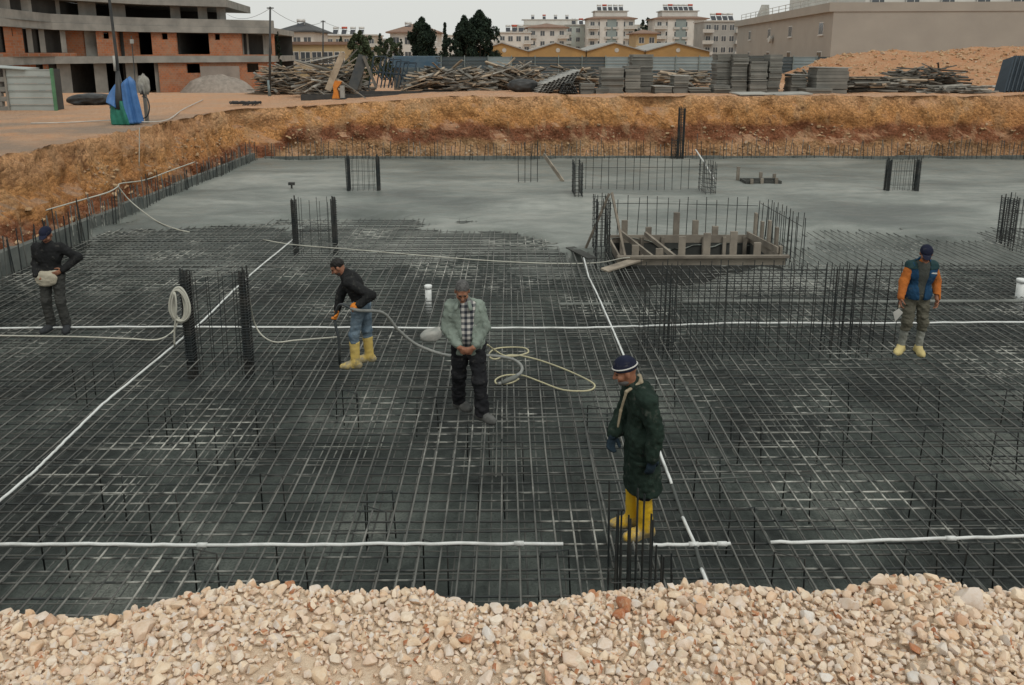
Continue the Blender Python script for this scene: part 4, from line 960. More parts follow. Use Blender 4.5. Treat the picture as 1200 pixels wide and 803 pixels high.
def infill(u0, u1, z0, z1, mat=None, out=-.05, hole=None, th=.25, name='brick_panel'):
    if hole is None: return band(name, u0, u1, z0, z1, mat or M_BRICK, out, out * -1 + th)
    h0, h1, y0, y1 = hole
    for a, b, e, f in ((u0, h0, z0, z1), (h1, u1, z0, z1), (h0, h1, z0, y0), (h0, h1, y1, z1)):
        if f - e > .02 and b - a > .3: infill(a, b, e + .003, f - .003, mat, out, None, th, name)
zf, zc = Z1b + .003, Z2a - .003; sm = (zc - .62, zc - .08)
infill(8, 27, zf, zc, hole=(14.5, 18.5, *sm)); infill(88, 113, zf, zc, out=-1.6, hole=(94, 104, *sm)); infill(115, 138, zf, zc, hole=(122, 130, *sm)); infill(139, 158, zf, zc, out=-1.2)
infill(179, 208, zf, zc, hole=(191, 198, *sm)); infill(246, 284, zf, zc, hole=(253, 259, *sm)); infill(319, 322, zf, zc); infill(-60, -20, zf, zc); infill(-20, 8, zf, zf + .3)
infill(27, 88, zf, zf + .28); infill(158, 179, zf, zf + .12); infill(208, 246, zf, zf + .15); infill(284, 319, zf, zf + .12)
for a, w in ((50.5, 2), (75, 2.6), (36, 1.6)): infill(a - w / 2, a + w / 2, zf + .3, zc, M_CONC, -.1, None, .35, 'column')
for a in (111, 287, 313.5): infill(a - 2, a + 2, zf, zc, M_CONC, -.9, None, .4, 'column')
g0, g1 = ZG + .4, Z1a - .003; 
infill(13, 38, g0, g1); infill(49, 53, g0, g1); infill(184, 230, g0, g1, hole=(217, 233 - 3.1, g1 - .95, g1 - .12)); infill(230, 285, g0, g1, hole=(230.2, 233, g1 - .95, g1 - .12)); infill(285, 322, g0, g1, hole=(288, 302, g1 - .95, g1 - .12))
infill(233, 279, g0, g1 - .35, M_PLAST, -.0, None, .1, 'render_patch')
for a in (72, 115, 152, 183): infill(a - 2.6, a + 2.6, g0, g1, M_CONC, -.5, None, .5, 'column')
for a in (5, 31, 65, 108, 143, 208, 240, 262): infill(a - 1.8, a + 1.8, Z2a + .56, Z3a, M_CONC, -1.0, None, .5, 'column')
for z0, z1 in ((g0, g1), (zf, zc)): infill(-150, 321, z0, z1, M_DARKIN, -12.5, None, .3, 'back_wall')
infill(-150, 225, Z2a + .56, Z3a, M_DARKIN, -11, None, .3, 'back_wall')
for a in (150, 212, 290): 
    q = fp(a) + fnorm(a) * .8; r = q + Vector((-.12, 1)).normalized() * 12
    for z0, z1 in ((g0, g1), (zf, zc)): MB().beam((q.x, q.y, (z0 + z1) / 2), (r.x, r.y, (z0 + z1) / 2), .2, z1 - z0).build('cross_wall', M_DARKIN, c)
# grey rubble heap at its foot
q = aty(246, 103, 70); nx = 40
def zr(X, Y): 
    p = np.stack([X, Y, X * 0], -1); k = np.clip(1 - ((X - q.x) / 3.4) ** 2 - ((Y - 72) / 2.6) ** 2, 0, 1) ** .8
    return zter(X, Y) - .08 + k * (1.75 + fbm(p * 1.2, 4, 91) * .5)
tag(grid_sheet('rubble_heap', np.arange(q.x - 4, q.x + 4, .16), np.arange(68.5, 75.3, .16), zr, mk('grey_rubble', (.24, .21, .18), (.33, .29, .25), 3, .95, bump=.8, bscale=9, bdist=.06)), 'heap of grey rubble tipped against the brick building', 'rubble heap')

M_GLASS = mk('window_glass', (.05, .06, .07), (.08, .09, .1), 1, .12, spec=.6); M_WFR = mk('white_frame', (.6, .6, .57), rough=.6); M_ROOFT = mk('faded_tiles', (.24, .155, .115), (.19, .13, .1), .6, .9); M_RAIL = mk('pale_rail', (.48, .48, .45), rough=.7)
M_TANK = mk('white_tank', (.65, .65, .63), rough=.4); M_SOLAR = mk('dark_collector', (.03, .035, .045), rough=.25, spec=.6); M_REDT = mk('red_tank', (.5, .1, .06), rough=.6)
WIN = {}
def window(root, x, y, z, w, h, arch=False):
    """frame with its pane, standing 4 cm proud of a wall that faces -y"""
    m = MB(); t = .07
    m.b2((x - w / 2 - t, y - .07, z - h / 2 - t), (x + w / 2 + t, y + .02, z - h / 2)); m.b2((x - w / 2 - t, y - .07, z + h / 2), (x + w / 2 + t, y + .02, z + h / 2 + t))
    m.b2((x - w / 2 - t, y - .065, z - h / 2), (x - w / 2, y + .02, z + h / 2)); m.b2((x + w / 2, y - .065, z - h / 2), (x + w / 2 + t, y + .02, z + h / 2)); m.b2((x - .035, y - .06, z - h / 2), (x + .035, y + .02, z + h / 2))
    f = m.build('window', M_WFR, root)
    MB().b2((x - w / 2, y - .03, z - h / 2), (x + w / 2, y + .01, z + h / 2)).build('pane', M_GLASS, f); return f
def hip(root, x0, x1, y0, y1, z, h, mat, ov=.8, name='roof'):
    x0 -= ov; x1 += ov; y0 -= ov; y1 += ov; ins = min(x1 - x0, y1 - y0) * .42; ym = (y0 + y1) / 2
    if x1 - x0 > y1 - y0: A, B = (x0 + ins, ym), (x1 - ins, ym)
    else: A = B = ((x0 + x1) / 2, ym)
    vs = [(x0, y0, z), (x1, y0, z), (x1, y1, z), (x0, y1, z), (*A, z + h), (*B, z + h), (x0, y0, z - .25), (x1, y0, z - .25), (x1, y1, z - .25), (x0, y1, z - .25)]
    return MB().add(vs, [(0, 1, 5, 4), (1, 2, 5), (2, 3, 4, 5), (3, 0, 4), (6, 7, 1, 0), (7, 8, 2, 1), (8, 9, 3, 2), (9, 6, 0, 3), (9, 8, 7, 6)]).build(name, mat, root)
def heater(x, y, z, k, label):
    h = thing('solar_water_heater', label, 'water heater', (x, y, z), 'solar water heaters on the flat roofs')
    W9 = .62; MB().add([(x - W9, y - 1.0, z + .15), (x + W9, y - 1.0, z + .15), (x + W9, y + .2, z + 1.25), (x - W9, y + .2, z + 1.25), (x - W9, y - .9, z + .1), (x + W9, y - .9, z + .1), (x + W9, y + .3, z + 1.2), (x - W9, y + .3, z + 1.2)], [(0, 1, 2, 3), (7, 6, 5, 4), (0, 4, 5, 1), (1, 5, 6, 2), (2, 6, 7, 3), (3, 7, 4, 0)]).build('collector', M_SOLAR, h)
    MB().tube([(x - .7, y + .5, z + 1.75), (x + .7, y + .5, z + 1.75)], .3, 10).build('tank', M_REDT if k % 4 == 1 else M_TANK, h, True)
    m = MB()
    for dx in (-.6, .6): m.beam((x + dx, y + .5, z), (x + dx, y + .5, z + 1.55), .07, .07); m.beam((x + dx, y - 1, z), (x + dx, y - 1, z + .2), .07, .07)
    m.build('stand', M_RAIL, h)
def block(label, u0, u1, vtop, Y, floors, wall, accent=None, fh=2.9, depth=12, bays=4, roof='hip', roofm=None, roofh=1.3, balc=True, base=-6, heaters=0, pent=True, hl='', winw=1.2, group=None):
    a = aty(u0, vtop, Y); b = aty(u1, vtop, Y); W2 = b.x - a.x; zt = a.z
    r = thing('apartment_block', label, 'building', ((a.x + b.x) / 2, Y + depth / 2, base), group)
    MB().b2((a.x, Y, base), (b.x, Y + depth, zt)).build('wall', wall, r)
    if accent:
        MB().b2((a.x + W2 * .24, Y - .35, base), (a.x + W2 * .76, Y - .01, zt + .3)).build('bay_wall', wall, r)
        MB().b2((a.x + W2 * .40, Y - .45, base), (a.x + W2 * .60, Y - .36, zt - .15)).build('accent_panel', accent, r)
    for f in range(floors):
        z = zt - fh * (f + .52)
        if z < -.5: break
        for k in range(bays):
            t = (k + .5) / bays; x = a.x + W2 * t; inb = accent and .25 < t < .75
            if accent and .42 < t < .58: continue
            window(r, x, Y - (.36 if inb else 0), z, winw, 1.35)
            if inb: MB().b2((x - winw * .75, Y - .75, z - 1.5), (x + winw * .75, Y - .37, z - .85)).build('sill_box', M_RAIL, r)
        if balc:
            for s in (0, 1):
                x0, x1 = (a.x - .7, a.x + W2 * .22) if s == 0 else (b.x - W2 * .22, b.x + .7)
                MB().b2((x0, Y - 1.3, z - 1.45), (x1, Y - .01, z - 1.28)).build('balcony_slab', wall, r)
                MB().b2((x0, Y - 1.3, z - 1.279), (x1, Y - 1.2, z - .45)).build('balustrade', M_RAIL, r)
        MB().b2((a.x - .06, Y - .1, z - 1.46), (b.x + .06, Y - .002, z - 1.3)).build('string_course', M_RAIL, r) if not balc else None
    if roof == 'hip': hip(r, a.x, b.x, Y, Y + depth, zt + .26, roofh, roofm or M_ROOFT)
    elif roof == 'flat': MB().b2((a.x - .3, Y - .3, zt + .002), (b.x + .3, Y + depth + .3, zt + .35)).build('roof', roofm or M_RAIL, r)
    zp = zt + .35
    if pent:
        MB().b2((a.x + W2 * .16, Y + 2.5, zt), (b.x - W2 * .14, Y + depth - 2, zt + 2.4)).build('penthouse', wall, r); MB().b2((a.x + W2 * .13, Y + 2.2, zt + 2.402), (b.x - W2 * .11, Y + depth - 1.7, zt + 2.65)).build('penthouse_roof', M_RAIL, r); zp = zt + 2.65
    for k in range(heaters):
        t = (k + .5) / heaters; heater(a.x + W2 * (.2 + .6 * t), Y + 5 if pent else Y + 3, zp, k, hl)
    return r
M_CREAM = mk('cream_wall', (.60, .595, .56), (.50, .495, .465), .4, .9); M_TANW = mk('tan_wall', (.40, .36, .29), (.33, .3, .245), .4, .9); M_GREENW = mk('grey_green_wall', (.42, .47, .445), (.36, .4, .38), .4, .9); M_GREYW = mk('grey_wall', (.32, .33, .315), (.26, .265, .255), .4, .9); M_YELW = mk('yellow_wall', (.40, .31, .175), (.33, .26, .155), .5, .9); M_ACC = mk('blue_grey_panel', (.25, .30, .30), (.21, .26, .26), .4, .9)
block('cream apartment block with a grey green centre panel beside the grey green narrow block', 690, 744, 22.5, 250, 5, M_CREAM, M_ACC, bays=6, heaters=5, hl='solar water heater on the roof of the left twin apartment block')
block('cream apartment block with a grey green centre panel beside the beige hall', 768, 828, 22.5, 245, 5, M_CREAM, M_ACC, bays=6, heaters=6, hl='solar water heater on the roof of the twin block beside the beige hall')
block('grey apartment block with stacked balconies close beside the beige hall', 826, 872, 25.5, 215, 5, M_GREYW, None, bays=5, roof='flat', pent=False, heaters=4, hl='solar water heater on the grey balcony block')
block('low cream block with a faded tile roof behind the gabled sheds', 619, 664, 33, 235, 4, M_CREAM, None, bays=4, pent=False, heaters=0)
block('grey green narrow block beside the left twin apartment block', 663, 692, 30, 262, 4, M_GREENW, None, bays=3, roof='flat', pent=False, heaters=2, hl='solar water heater on the grey green narrow block')
block('pale low block whose roof stands just over the dark trees', 584, 622, 39, 225, 4, M_CREAM, None, bays=4, roof='flat', pent=False, heaters=3, hl='solar water heater on the pale low block by the trees')
block('small yellow house with a tile roof between the twin blocks', 746, 770, 40, 200, 3, M_YELW, None, bays=2, pent=False, balc=False, roofh=1.0)
block('pale distant block filling the gap behind the small yellow house', 738, 775, 30, 330, 5, M_GREENW, None, bays=5, roof='flat', pent=False)
block('pale distant block behind the low cream one', 600, 690, 30, 340, 5, M_CREAM, None, bays=10, roof='flat', pent=True, heaters=4, hl='solar water heater on the far pale block')
block('white house with a dark hipped roof behind the yellow building', 329, 366, 38, 140, 3, M_CREAM, None, bays=3, pent=False, roofm=mk('dark_roof', (.05, .052, .055), (.08, .08, .08), .6, .8), roofh=1.7, balc=False, heaters=1, hl='solar water heater on the dark hipped house')
block('long yellow building with blue windows behind the scrap timber', 324, 404, 52.5, 98, 2, M_YELW, None, bays=6, roof='flat', roofm=M_ROOFT, pent=False, balc=False, fh=3.0, winw=1.1, base=-2)
block('cream house with a tan tile roof half hidden by the dark conifers', 457, 512, 39, 165, 3, M_CREAM, None, bays=4, pent=False, roofh=2.0, heaters=2, hl='solar water heater on the house behind the conifers')
block('low tan block far behind the left trees', 372, 440, 42, 210, 3, M_TANW, None, bays=7, roof='flat', pent=False, heaters=4, hl='solar water heater on the low tan block')
block('low grey block far behind the trees', 425, 470, 47, 230, 3, M_GREYW, None, bays=5, roof='flat', pent=False)
block('far low cream block behind the conifers', 505, 600, 42, 300, 3, M_CREAM, None, bays=9, roof='flat', pent=False)
# ---- row of gabled sheds
M_OCH = mk('ochre_wall', (.37, .235, .095), (.30, .195, .085), .5, .9, bump=.2, bscale=6); M_SROOF = mk('pale_shed_roof', (.36, .36, .34), (.27, .27, .255), .5, .8)
for u0, um, u1, lab in ((555, 588, 620, 'ochre gabled shed half behind the dark conifer'), (619, 651, 688, 'ochre gabled shed in line with the low cream block'), (686, 720, 757, 'ochre gabled shed in front of the left twin apartment block'), (755, 792, 832, 'ochre gabled shed in front of the twin block beside the beige hall')):
    a = aty(u0, 61, 130); m_ = aty(um, 50.8, 130); b = aty(u1, 61, 130); r = thing('gabled_shed', lab, 'shed', (m_.x, 140, 0), 'row of ochre gabled sheds')
    MB().xprism([(a.x + .05, -1), (b.x - .05, -1), (b.x - .05, b.z), (m_.x, m_.z), (a.x + .05, a.z)], 130, 155).build('wall', M_OCH, r)
    for s, e in ((a, m_), (m_, b)): MB().xprism([(s.x, s.z + .02), (e.x, e.z + .02), (e.x, e.z + .2), (s.x, s.z + .2)], 129.7, 155.3).build('roof_slope', M_SROOF, r)
    w = aty(um + 4, 59, 130); MB().tube([(m_.x + .4, 129.94, w.z), (m_.x + .4, 130, w.z)], .35, 12).build('vent', M_RAIL, r)
# ---- beige hall at the right
M_BEIGE = mk('beige_render', (.335, .315, .28), (.30, .282, .252), .35, .9, bump=.15, bscale=4)
ca = aty(978, 3, 87); fa = aty(865, 25, 138); zt = ca.z; zc = zt - .95
r = thing('beige_hall', 'large plain beige hall with small white windows behind the soil mound', 'building', (45, 100, 1.5))
plan = [(fa.x, fa.y), (ca.x, ca.y), (75, 83.5), (90, 140)]
MB().prism(plan, 0, zc).build('wall', M_BEIGE, r)
d1 = (Vector(plan[0]) - Vector(plan[1])).normalized(); n1 = Vector((d1.y, -d1.x)); n1 = n1 if n1.x < 0 else -n1
pl2 = [(fa.x + n1.x * .5 + d1.x * .5, fa.y + d1.y * .5), (ca.x + n1.x * .5, ca.y - .06), (75.2, 83.4), (90.2, 140.2)]
MB().prism(pl2, zc + .002, zt).build('parapet', M_BEIGE, r)
def wside(t, v, w=1.5, h=1.2, bars=False):
    L = (Vector(plan[0]) - Vector(plan[1])).length; q = Vector(plan[1]) + d1 * (L * t); o = Vector((q.x, q.y, 0)); R3 = Matrix(((d1.x, -n1.x, 0), (d1.y, -n1.y, 0), (0, 0, 1)))
    def bb(x0, x1, y0, y1, z0, z1, nm, mt, par):
        m = MB(); m.box(o + R3 @ Vector(((x0 + x1) / 2, (y0 + y1) / 2, 0)) + Vector((0, 0, (z0 + z1) / 2)), (x1 - x0, y1 - y0, z1 - z0), R3); return m.build(nm, mt, par)
    z = v; f = bb(-w / 2 - .1, w / 2 + .1, -.08, .02, z - h / 2 - .1, z + h / 2 + .1, 'window', M_WFR, r); bb(-w / 2, -.05, -.1, .0, z - h / 2, z + h / 2, 'pane', M_GLASS, f); bb(.05, w / 2, -.1, .0, z - h / 2, z + h / 2, 'pane', M_GLASS, f)
    bb(-w / 2 - .2, w / 2 + .2, -.16, .02, z - h / 2 - .2, z - h / 2 - .102, 'sill', M_WFR, r)
for t, bt in ((.075, 1), (.33, 1), (.55, 1), (.8, 1)): wside(t, 7.15); wside(t, 3.95)
q = Vector(plan[1]) + d1 * (52 * .50) + n1 * .25; MB().tube([(q.x, q.y, 6.3), (q.x - .3, q.y, 6.35)], .5, 14).build('dish', M_RAIL, r)
# roof storey with railings
MB().prism([(43.5, 125), (41, 93), (76, 89.3), (85, 130)], zt, zt + 3.0).build('roof_storey', M_CREAM, r)
for k in range(9):
    x = 42.5 + k * 3.8; window(r, x, 93 - (x - 41) * .1057 - .03, zt + 1.2, 1.7, 2.0)
for k in range(15):
    t = k / 14; q = Vector(plan[1]) + d1 * (50 * t) - n1 * .3; MB().b2((q.x - .04, q.y - .04, zt), (q.x + .04, q.y + .04, zt + .95)).build('rail_post', M_RAIL, r)
e0 = Vector(plan[1]) - n1 * .3; e1 = e0 + d1 * 50
for zz in (.5, .95): MB().beam((e0.x, e0.y, zt + zz), (e1.x, e1.y, zt + zz), .06, .06).build('rail', M_RAIL, r)
for t in (.28, .75):
    q = Vector(plan[1]) + d1 * (52 * t) - n1 * 1.2; MB().xprism([(q.x - .8, zt), (q.x + 1.2, zt), (q.x + 1.0, zt + 2.0), (q.x - .1, zt + 2.0)], q.y, q.y + .3).build('gable_fin', M_RAIL, r)

# ================================================================ trees
def leafmat(name, a, b):
    m = Mat(name, .85, .2); m.color(m.mix(m.ramp(m.island(), [(.1, 0.), (.9, 1.)]), a, b)); return m.m
M_CON = leafmat('conifer_needles', (.012, .022, .016), (.03, .048, .03)); M_LEAF = leafmat('olive_leaves', (.035, .055, .03), (.075, .095, .05)); M_BARK = mk('bark', (.06, .045, .035), rough=.95)
def tree(label, name, base, h, rad, kind, mat, n=5200, seed=0):
    R = np.random.default_rng(seed); t = thing(name, label, 'tree', base); z0 = .12 * h
    tr = MB(); tr.tube([base, base + Vector((.05, 0, h * .5)), base + Vector((0, 0, h * .93))], [.05 * h * .35, .03 * h * .35, .01], 8)
    for k in range(14):
        a = R.uniform(0, 6.3); zz = h * R.uniform(.15, .75); L = rad * .7 * (1 - zz / h * .6); s = base + Vector((0, 0, zz)); tr.tube([s, s + Vector((math.cos(a) * L * .6, math.sin(a) * L * .6, L * .35)), s + Vector((math.cos(a) * L, math.sin(a) * L, L * .8))], [.05, .03, .008], 5)
    tr.build('trunk', M_BARK, t, True)
    # clumps give the crown its uneven outline
    ncl = 46; cl = []
    for k in range(ncl):
        q = R.uniform(0, 1) ** .8
        if kind == 'cone': rr = rad * (1 - q) ** .75 * (1 if q > .08 else .7)
        elif kind == 'column': rr = rad * (1 - q ** 3) * (.75 + .25 * math.sin(q * 9 + seed))
        else: rr = rad * math.sqrt(max(.05, 1 - (2 * q - 1) ** 2))
        a = R.uniform(0, 6.3); d = rr * R.uniform(.35, 1)
        cl.append((math.cos(a) * d, math.sin(a) * d, z0 + (h - z0) * q, rad * R.uniform(.16, .34) * (1.15 - q * .6)))
    C4 = np.array(cl); idx = R.integers(0, ncl, n); dv = R.normal(size=(n, 3)); dv /= np.linalg.norm(dv, axis=1)[:, None]
    cen = C4[idx, :3] + dv * (C4[idx, 3:4] * R.uniform(.25, 1.05, (n, 1)) ** .6) * np.array([1, 1, 1.25])
    ax = R.normal(size=(n, 3)) + np.array([0, 0, .8]); ax /= np.linalg.norm(ax, axis=1)[:, None]; bx = np.cross(ax, R.normal(size=(n, 3))); bx /= np.linalg.norm(bx, axis=1)[:, None]
    sz = R.uniform(.6, 1.3, (n, 1)) * h * .024; n_ = n
    V = np.stack([cen - ax * sz, cen + bx * sz * .45, cen + ax * sz, cen - bx * sz * .45], 1).reshape(-1, 3)
    F = np.arange(4 * n).reshape(-1, 4); o = npmesh('crown', V, F, mat, False); o.parent = t
tb = lambda u_, Y: Vector((*aty(u_, 62, Y).xy, gz(aty(u_, 62, Y).x, Y)))
def th(u_, v, Y): return aty(u_, v, Y).z - gz(aty(u_, v, Y).x, Y)
tree('dark bushy conifer in front of the tan roofed house', 'conifer_tree', tb(495, 64), th(495, 24, 64), 1.75, 'column', M_CON, 14000, 1)
tree('tall broad dark conifer, the highest tree', 'conifer_tree', tb(562, 66), th(560, 16, 66), 2.1, 'column', M_CON, 18000, 2)
tree('dark conifer growing into the side of the highest tree', 'conifer_tree', tb(545, 65), th(546, 22, 65), 1.5, 'column', M_CON, 11000, 7)
tree('slender dark spire tree between the two big conifers', 'spire_tree', tb(522, 63), th(522, 28, 63), .42, 'cone', M_CON, 3500, 3)
tree('low dark bush under the slender spire tree', 'bush', tb(528, 62), th(528, 46, 62), .9, 'round', M_CON, 7000, 4)
tree('loose olive green tree by the yellow building', 'broadleaf_tree', tb(424, 70), th(424, 38, 70), 1.5, 'round', M_LEAF, 9000, 5)
tree('small grey green tree between the olive green one and the conifers', 'broadleaf_tree', tb(457, 72), th(457, 46, 72), 1.2, 'round', M_LEAF, 6000, 6)
tree('thin dark cypress at the corner of the brick building', 'spire_tree', tb(326, 80), th(326, 38, 80), .5, 'cone', M_CON, 1400, 8)
for k, (u_, v, Y) in enumerate(((752, 24, 290), (758, 22, 292), (744, 30, 288), (446, 40, 150), (470, 46, 140), (350, 40, 150), (400, 44, 160), (584, 48, 140))):
    b = Vector((*aty(u_, 62, Y).xy, -3 if Y > 200 else 0)); H = aty(u_, v, Y).z - b.z; tree('far dark tree rising between the distant houses', 'far_tree', b, H, H * .16, 'column', M_CON, 900, 20 + k); bpy.context.scene.collection.objects
_fl = ['dark tree top showing over the small yellow house', 'taller of the dark tree tops over the small yellow house', 'dark tree beside the left twin apartment block', 'dark tree behind the low grey block', 'dark bushy tree beside the tan roofed house', 'dark tree top behind the white house with dark roof', 'dark tree top over the low tan block', 'dark tree at the end of the row of gabled sheds']
for o, l_ in zip([o for o in bpy.data.objects if o.name.startswith('far_tree')], _fl): o['group'] = 'far trees between the houses'; o['label'] = l_

# ================================================================ people: bodies and clothes grown from smooth fields
def nrm(v): v = np.asarray(v, float); return v / np.linalg.norm(v)
class Field:
    def __init__(s): s.p = []; s.cuts = []; s.wr = None
    def rc(s, a, b, ra, rb, k=.03, sq=None, q=1.0, sub=False): s.p.append(('rc', np.array(a, float), np.array(b, float), ra, rb, k, sq, q, sub)); return s
    def el(s, c, r, R=None, k=.03, sub=False): s.p.append(('el', np.array(c, float), np.array(r, float), R, 0, k, None, 1, sub)); return s
    def cut(s, f): s.cuts.append(f); return s
    def grown(s, g):
        f = Field()
        for t in s.p:
            f.p.append((t[0], t[1], t[2] if t[0] == 'rc' else t[2] + g, t[3] + g if t[0] == 'rc' else t[3], t[4] + g if t[0] == 'rc' else 0, *t[5:]))
        return f
    def __add__(s, o): f = Field(); f.p = s.p + o.p; f.cuts = s.cuts + o.cuts; return f
    def mesh(s, vox):
        lo = np.full(3, 1e9); hi = -lo
        for t in s.p:
            if t[8]: continue
            if t[0] == 'rc': R = max(t[3], t[4]); l, h = np.minimum(t[1], t[2]) - R, np.maximum(t[1], t[2]) + R
            else: R = t[2].max(); l, h = t[1] - R, t[1] + R
            lo = np.minimum(lo, l); hi = np.maximum(hi, h)
        lo -= vox * 3 + .02; hi += vox * 3 + .02; n = np.ceil((hi - lo) / vox).astype(int) + 1
        D = np.full(n, .3, np.float32); ax = [lo[i] + np.arange(n[i]) * vox for i in range(3)]
        for t in s.p:
            kind, A, B, ra, rb, k, sq, q, sub = t; m = k + .05
            if kind == 'rc': R = max(ra, rb); l, h = np.minimum(A, B) - R - m, np.maximum(A, B) + R + m
            else: R = B.max(); l, h = A - R - m, A + R + m
            i0 = np.clip(((l - lo) / vox).astype(int), 0, n); i1 = np.clip(np.ceil((h - lo) / vox).astype(int) + 1, 0, n)
            if (i1 <= i0).any(): continue
            sl = tuple(slice(a, b) for a, b in zip(i0, i1))
            X, Y, Z = np.meshgrid(ax[0][sl[0]], ax[1][sl[1]], ax[2][sl[2]], indexing='ij'); P = np.stack([X, Y, Z], -1) - A
            if kind == 'rc':
                BA = B - A
                if sq is not None:
                    w = nrm(sq); P = P + w * ((P @ w) * (1 / q - 1))[..., None]; BA = BA + w * (BA @ w) * (1 / q - 1)
                L2 = max(BA @ BA, 1e-9); tt = np.clip(P @ BA / L2, 0, 1); d = np.linalg.norm(P - tt[..., None] * BA, axis=-1) - (ra + (rb - ra) * tt)
                if sq is not None: d = d * (.5 + .5 * q)
            else:
                if ra is not None: P = P @ ra            # ra = matrix whose columns are the ellipsoid's axes
                k0 = np.linalg.norm(P / B, axis=-1); k1 = np.linalg.norm(P / (B * B), axis=-1); d = k0 * (k0 - 1) / np.maximum(k1, 1e-6)
            o = D[sl]; 
            if sub: d = -d; h_ = np.maximum(k - np.abs(o - d), 0) / k; D[sl] = np.maximum(o, d) + h_ * h_ * k * .25
            else: h_ = np.maximum(k - np.abs(o - d), 0) / k; D[sl] = np.minimum(o, d) - h_ * h_ * k * .25
        if s.cuts or s.wr:
            X, Y, Z = np.meshgrid(*ax, indexing='ij')
            if s.wr:
                amp, sc, seed = s.wr; msk = np.abs(D) < .05
                Pm = np.stack([X[msk], Y[msk], Z[msk]], -1); D[msk] += amp * (fbm(Pm * np.array(sc), 3, seed) + .5 * (1 - 2 * np.abs(vnoise(Pm * np.array(sc) * 1.7 + 5, seed + 9)))).astype(np.float32)
            for f in s.cuts: D = np.maximum(D, f(X, Y, Z))
        return surfnet(D, lo, vox)
def surfnet(D, lo, vox):
    S_ = D < 0; n = np.array(D.shape)
    cs = np.zeros(n - 1, np.int8); acc = np.zeros((*(n - 1), 3), np.float32); cnt = np.zeros(n - 1, np.float32)
    corners = [(i, j, k) for i in (0, 1) for j in (0, 1) for k in (0, 1)]
    def cv(A, c): return A[c[0]:n[0] - 1 + c[0], c[1]:n[1] - 1 + c[1], c[2]:n[2] - 1 + c[2]]
    for c in corners: cs += cv(S_, c)
    act = (cs > 0) & (cs < 8); idx = np.argwhere(act); acc = np.zeros((len(idx), 3)); cnt = np.zeros(len(idx))
    g = lambda c: D[idx[:, 0] + c[0], idx[:, 1] + c[1], idx[:, 2] + c[2]]
    for a in corners:
        for axi in range(3):
            if a[axi]: continue
            b = list(a); b[axi] = 1; da, db = g(a), g(b); m = (da < 0) != (db < 0); t = np.where(m, da / np.where(m, da - db, 1), 0)
            p = np.tile(np.array(a, float), (len(idx), 1)); p[:, axi] += t; acc += p * m[:, None]; cnt += m
    V = lo + (idx + acc / cnt[:, None]) * vox
    vid = np.full(n - 1, -1, np.int64); vid[act] = np.arange(len(idx)); F = []
    for axi in range(3):
        a1, a2 = (axi + 1) % 3, (axi + 2) % 3
        sl0 = [slice(None)] * 3; sl1 = [slice(None)] * 3; sl0[axi] = slice(0, -1); sl1[axi] = slice(1, None)
        e = S_[tuple(sl0)] != S_[tuple(sl1)]; ii = np.argwhere(e); ii = ii[(ii[:, a1] > 0) & (ii[:, a2] > 0) & (ii[:, a1] < n[a1] - 1) & (ii[:, a2] < n[a2] - 1)]
        q = []
        for d1, d2 in ((-1, -1), (0, -1), (0, 0), (-1, 0)):
            j = ii.copy(); j[:, a1] += d1; j[:, a2] += d2; q.append(vid[j[:, 0], j[:, 1], j[:, 2]])
        q = np.stack(q, 1); fl = ~S_[ii[:, 0], ii[:, 1], ii[:, 2]]; q[fl] = q[fl][:, ::-1]; F.append(q)
    F = np.concatenate(F); return V, F[(F >= 0).all(1)]

def skin_material(name, a, b):
    m = Mat(name, .6, .35); m.color(m.mix(m.ramp(m.noise(18, 4), [(.4, 0.), (.65, 1.)]), a, b)); m.b.inputs['Subsurface Weight'].default_value = .05; return m.m
M_SKIN = skin_material('weathered_skin', (.30, .145, .088), (.23, .10, .06)); M_LIP = mk('lips', (.20, .07, .055), rough=.6); M_EYE = mk('dark_eye', (.02, .015, .012), rough=.2)
def cloth(name, a, b=None, sc=6, rough=.92, dirt=.5):
    m = Mat(name, rough, .15); b = b or tuple(x * .75 for x in a); tc = m.n.new('ShaderNodeTexCoord'); v = tc.outputs['Object']
    c = m.mix(m.ramp(m.noise(sc, 5, vec=v), [(.35, 0.), (.65, 1.)]), a, b)
    c = m.mix(m.ramp(m.noise(13, 5, vec=v, rough=.7), [(.58, 0.), (.70, dirt)]), c, tuple(.5 * x + .5 * y for x, y in zip(a, (.20, .195, .17))))
    m.color(c); m.bump(m.math('ADD', m.noise(16, 4, vec=v), m.math('MULTIPLY', m.noise(70, 3, vec=v), .3)), .55, .02); return m.m
def rubber(name, a, b):
    m = Mat(name, .5, .4); tc = m.n.new('ShaderNodeTexCoord'); v = tc.outputs['Object']; z = m.sep(v)[2]
    c = m.mix(m.ramp(m.noise(6, 5, vec=v), [(.35, 0.), (.65, 1.)]), a, b); k = m.math('ADD', m.math('MULTIPLY', z, -1.6), m.math('ADD', m.noise(11, 5, vec=v, rough=.7), .0))
    c = m.mix(m.ramp(k, [(.28, 0.), (.46, .8)]), c, (.22, .21, .17)); m.color(c); m.bump(m.noise(14, 4, vec=v), .35, .02); return m.m
M_BLK_SW = cloth('black_knit', (.014, .015, .016), (.022, .023, .024)); M_TRG = cloth('charcoal_trousers', (.04, .042, .04), (.06, .062, .058)); M_TRB = cloth('black_trousers', (.012, .013, .016), (.024, .025, .028)); M_JEAN = cloth('washed_jeans', (.10, .15, .20), (.17, .225, .27), 9)
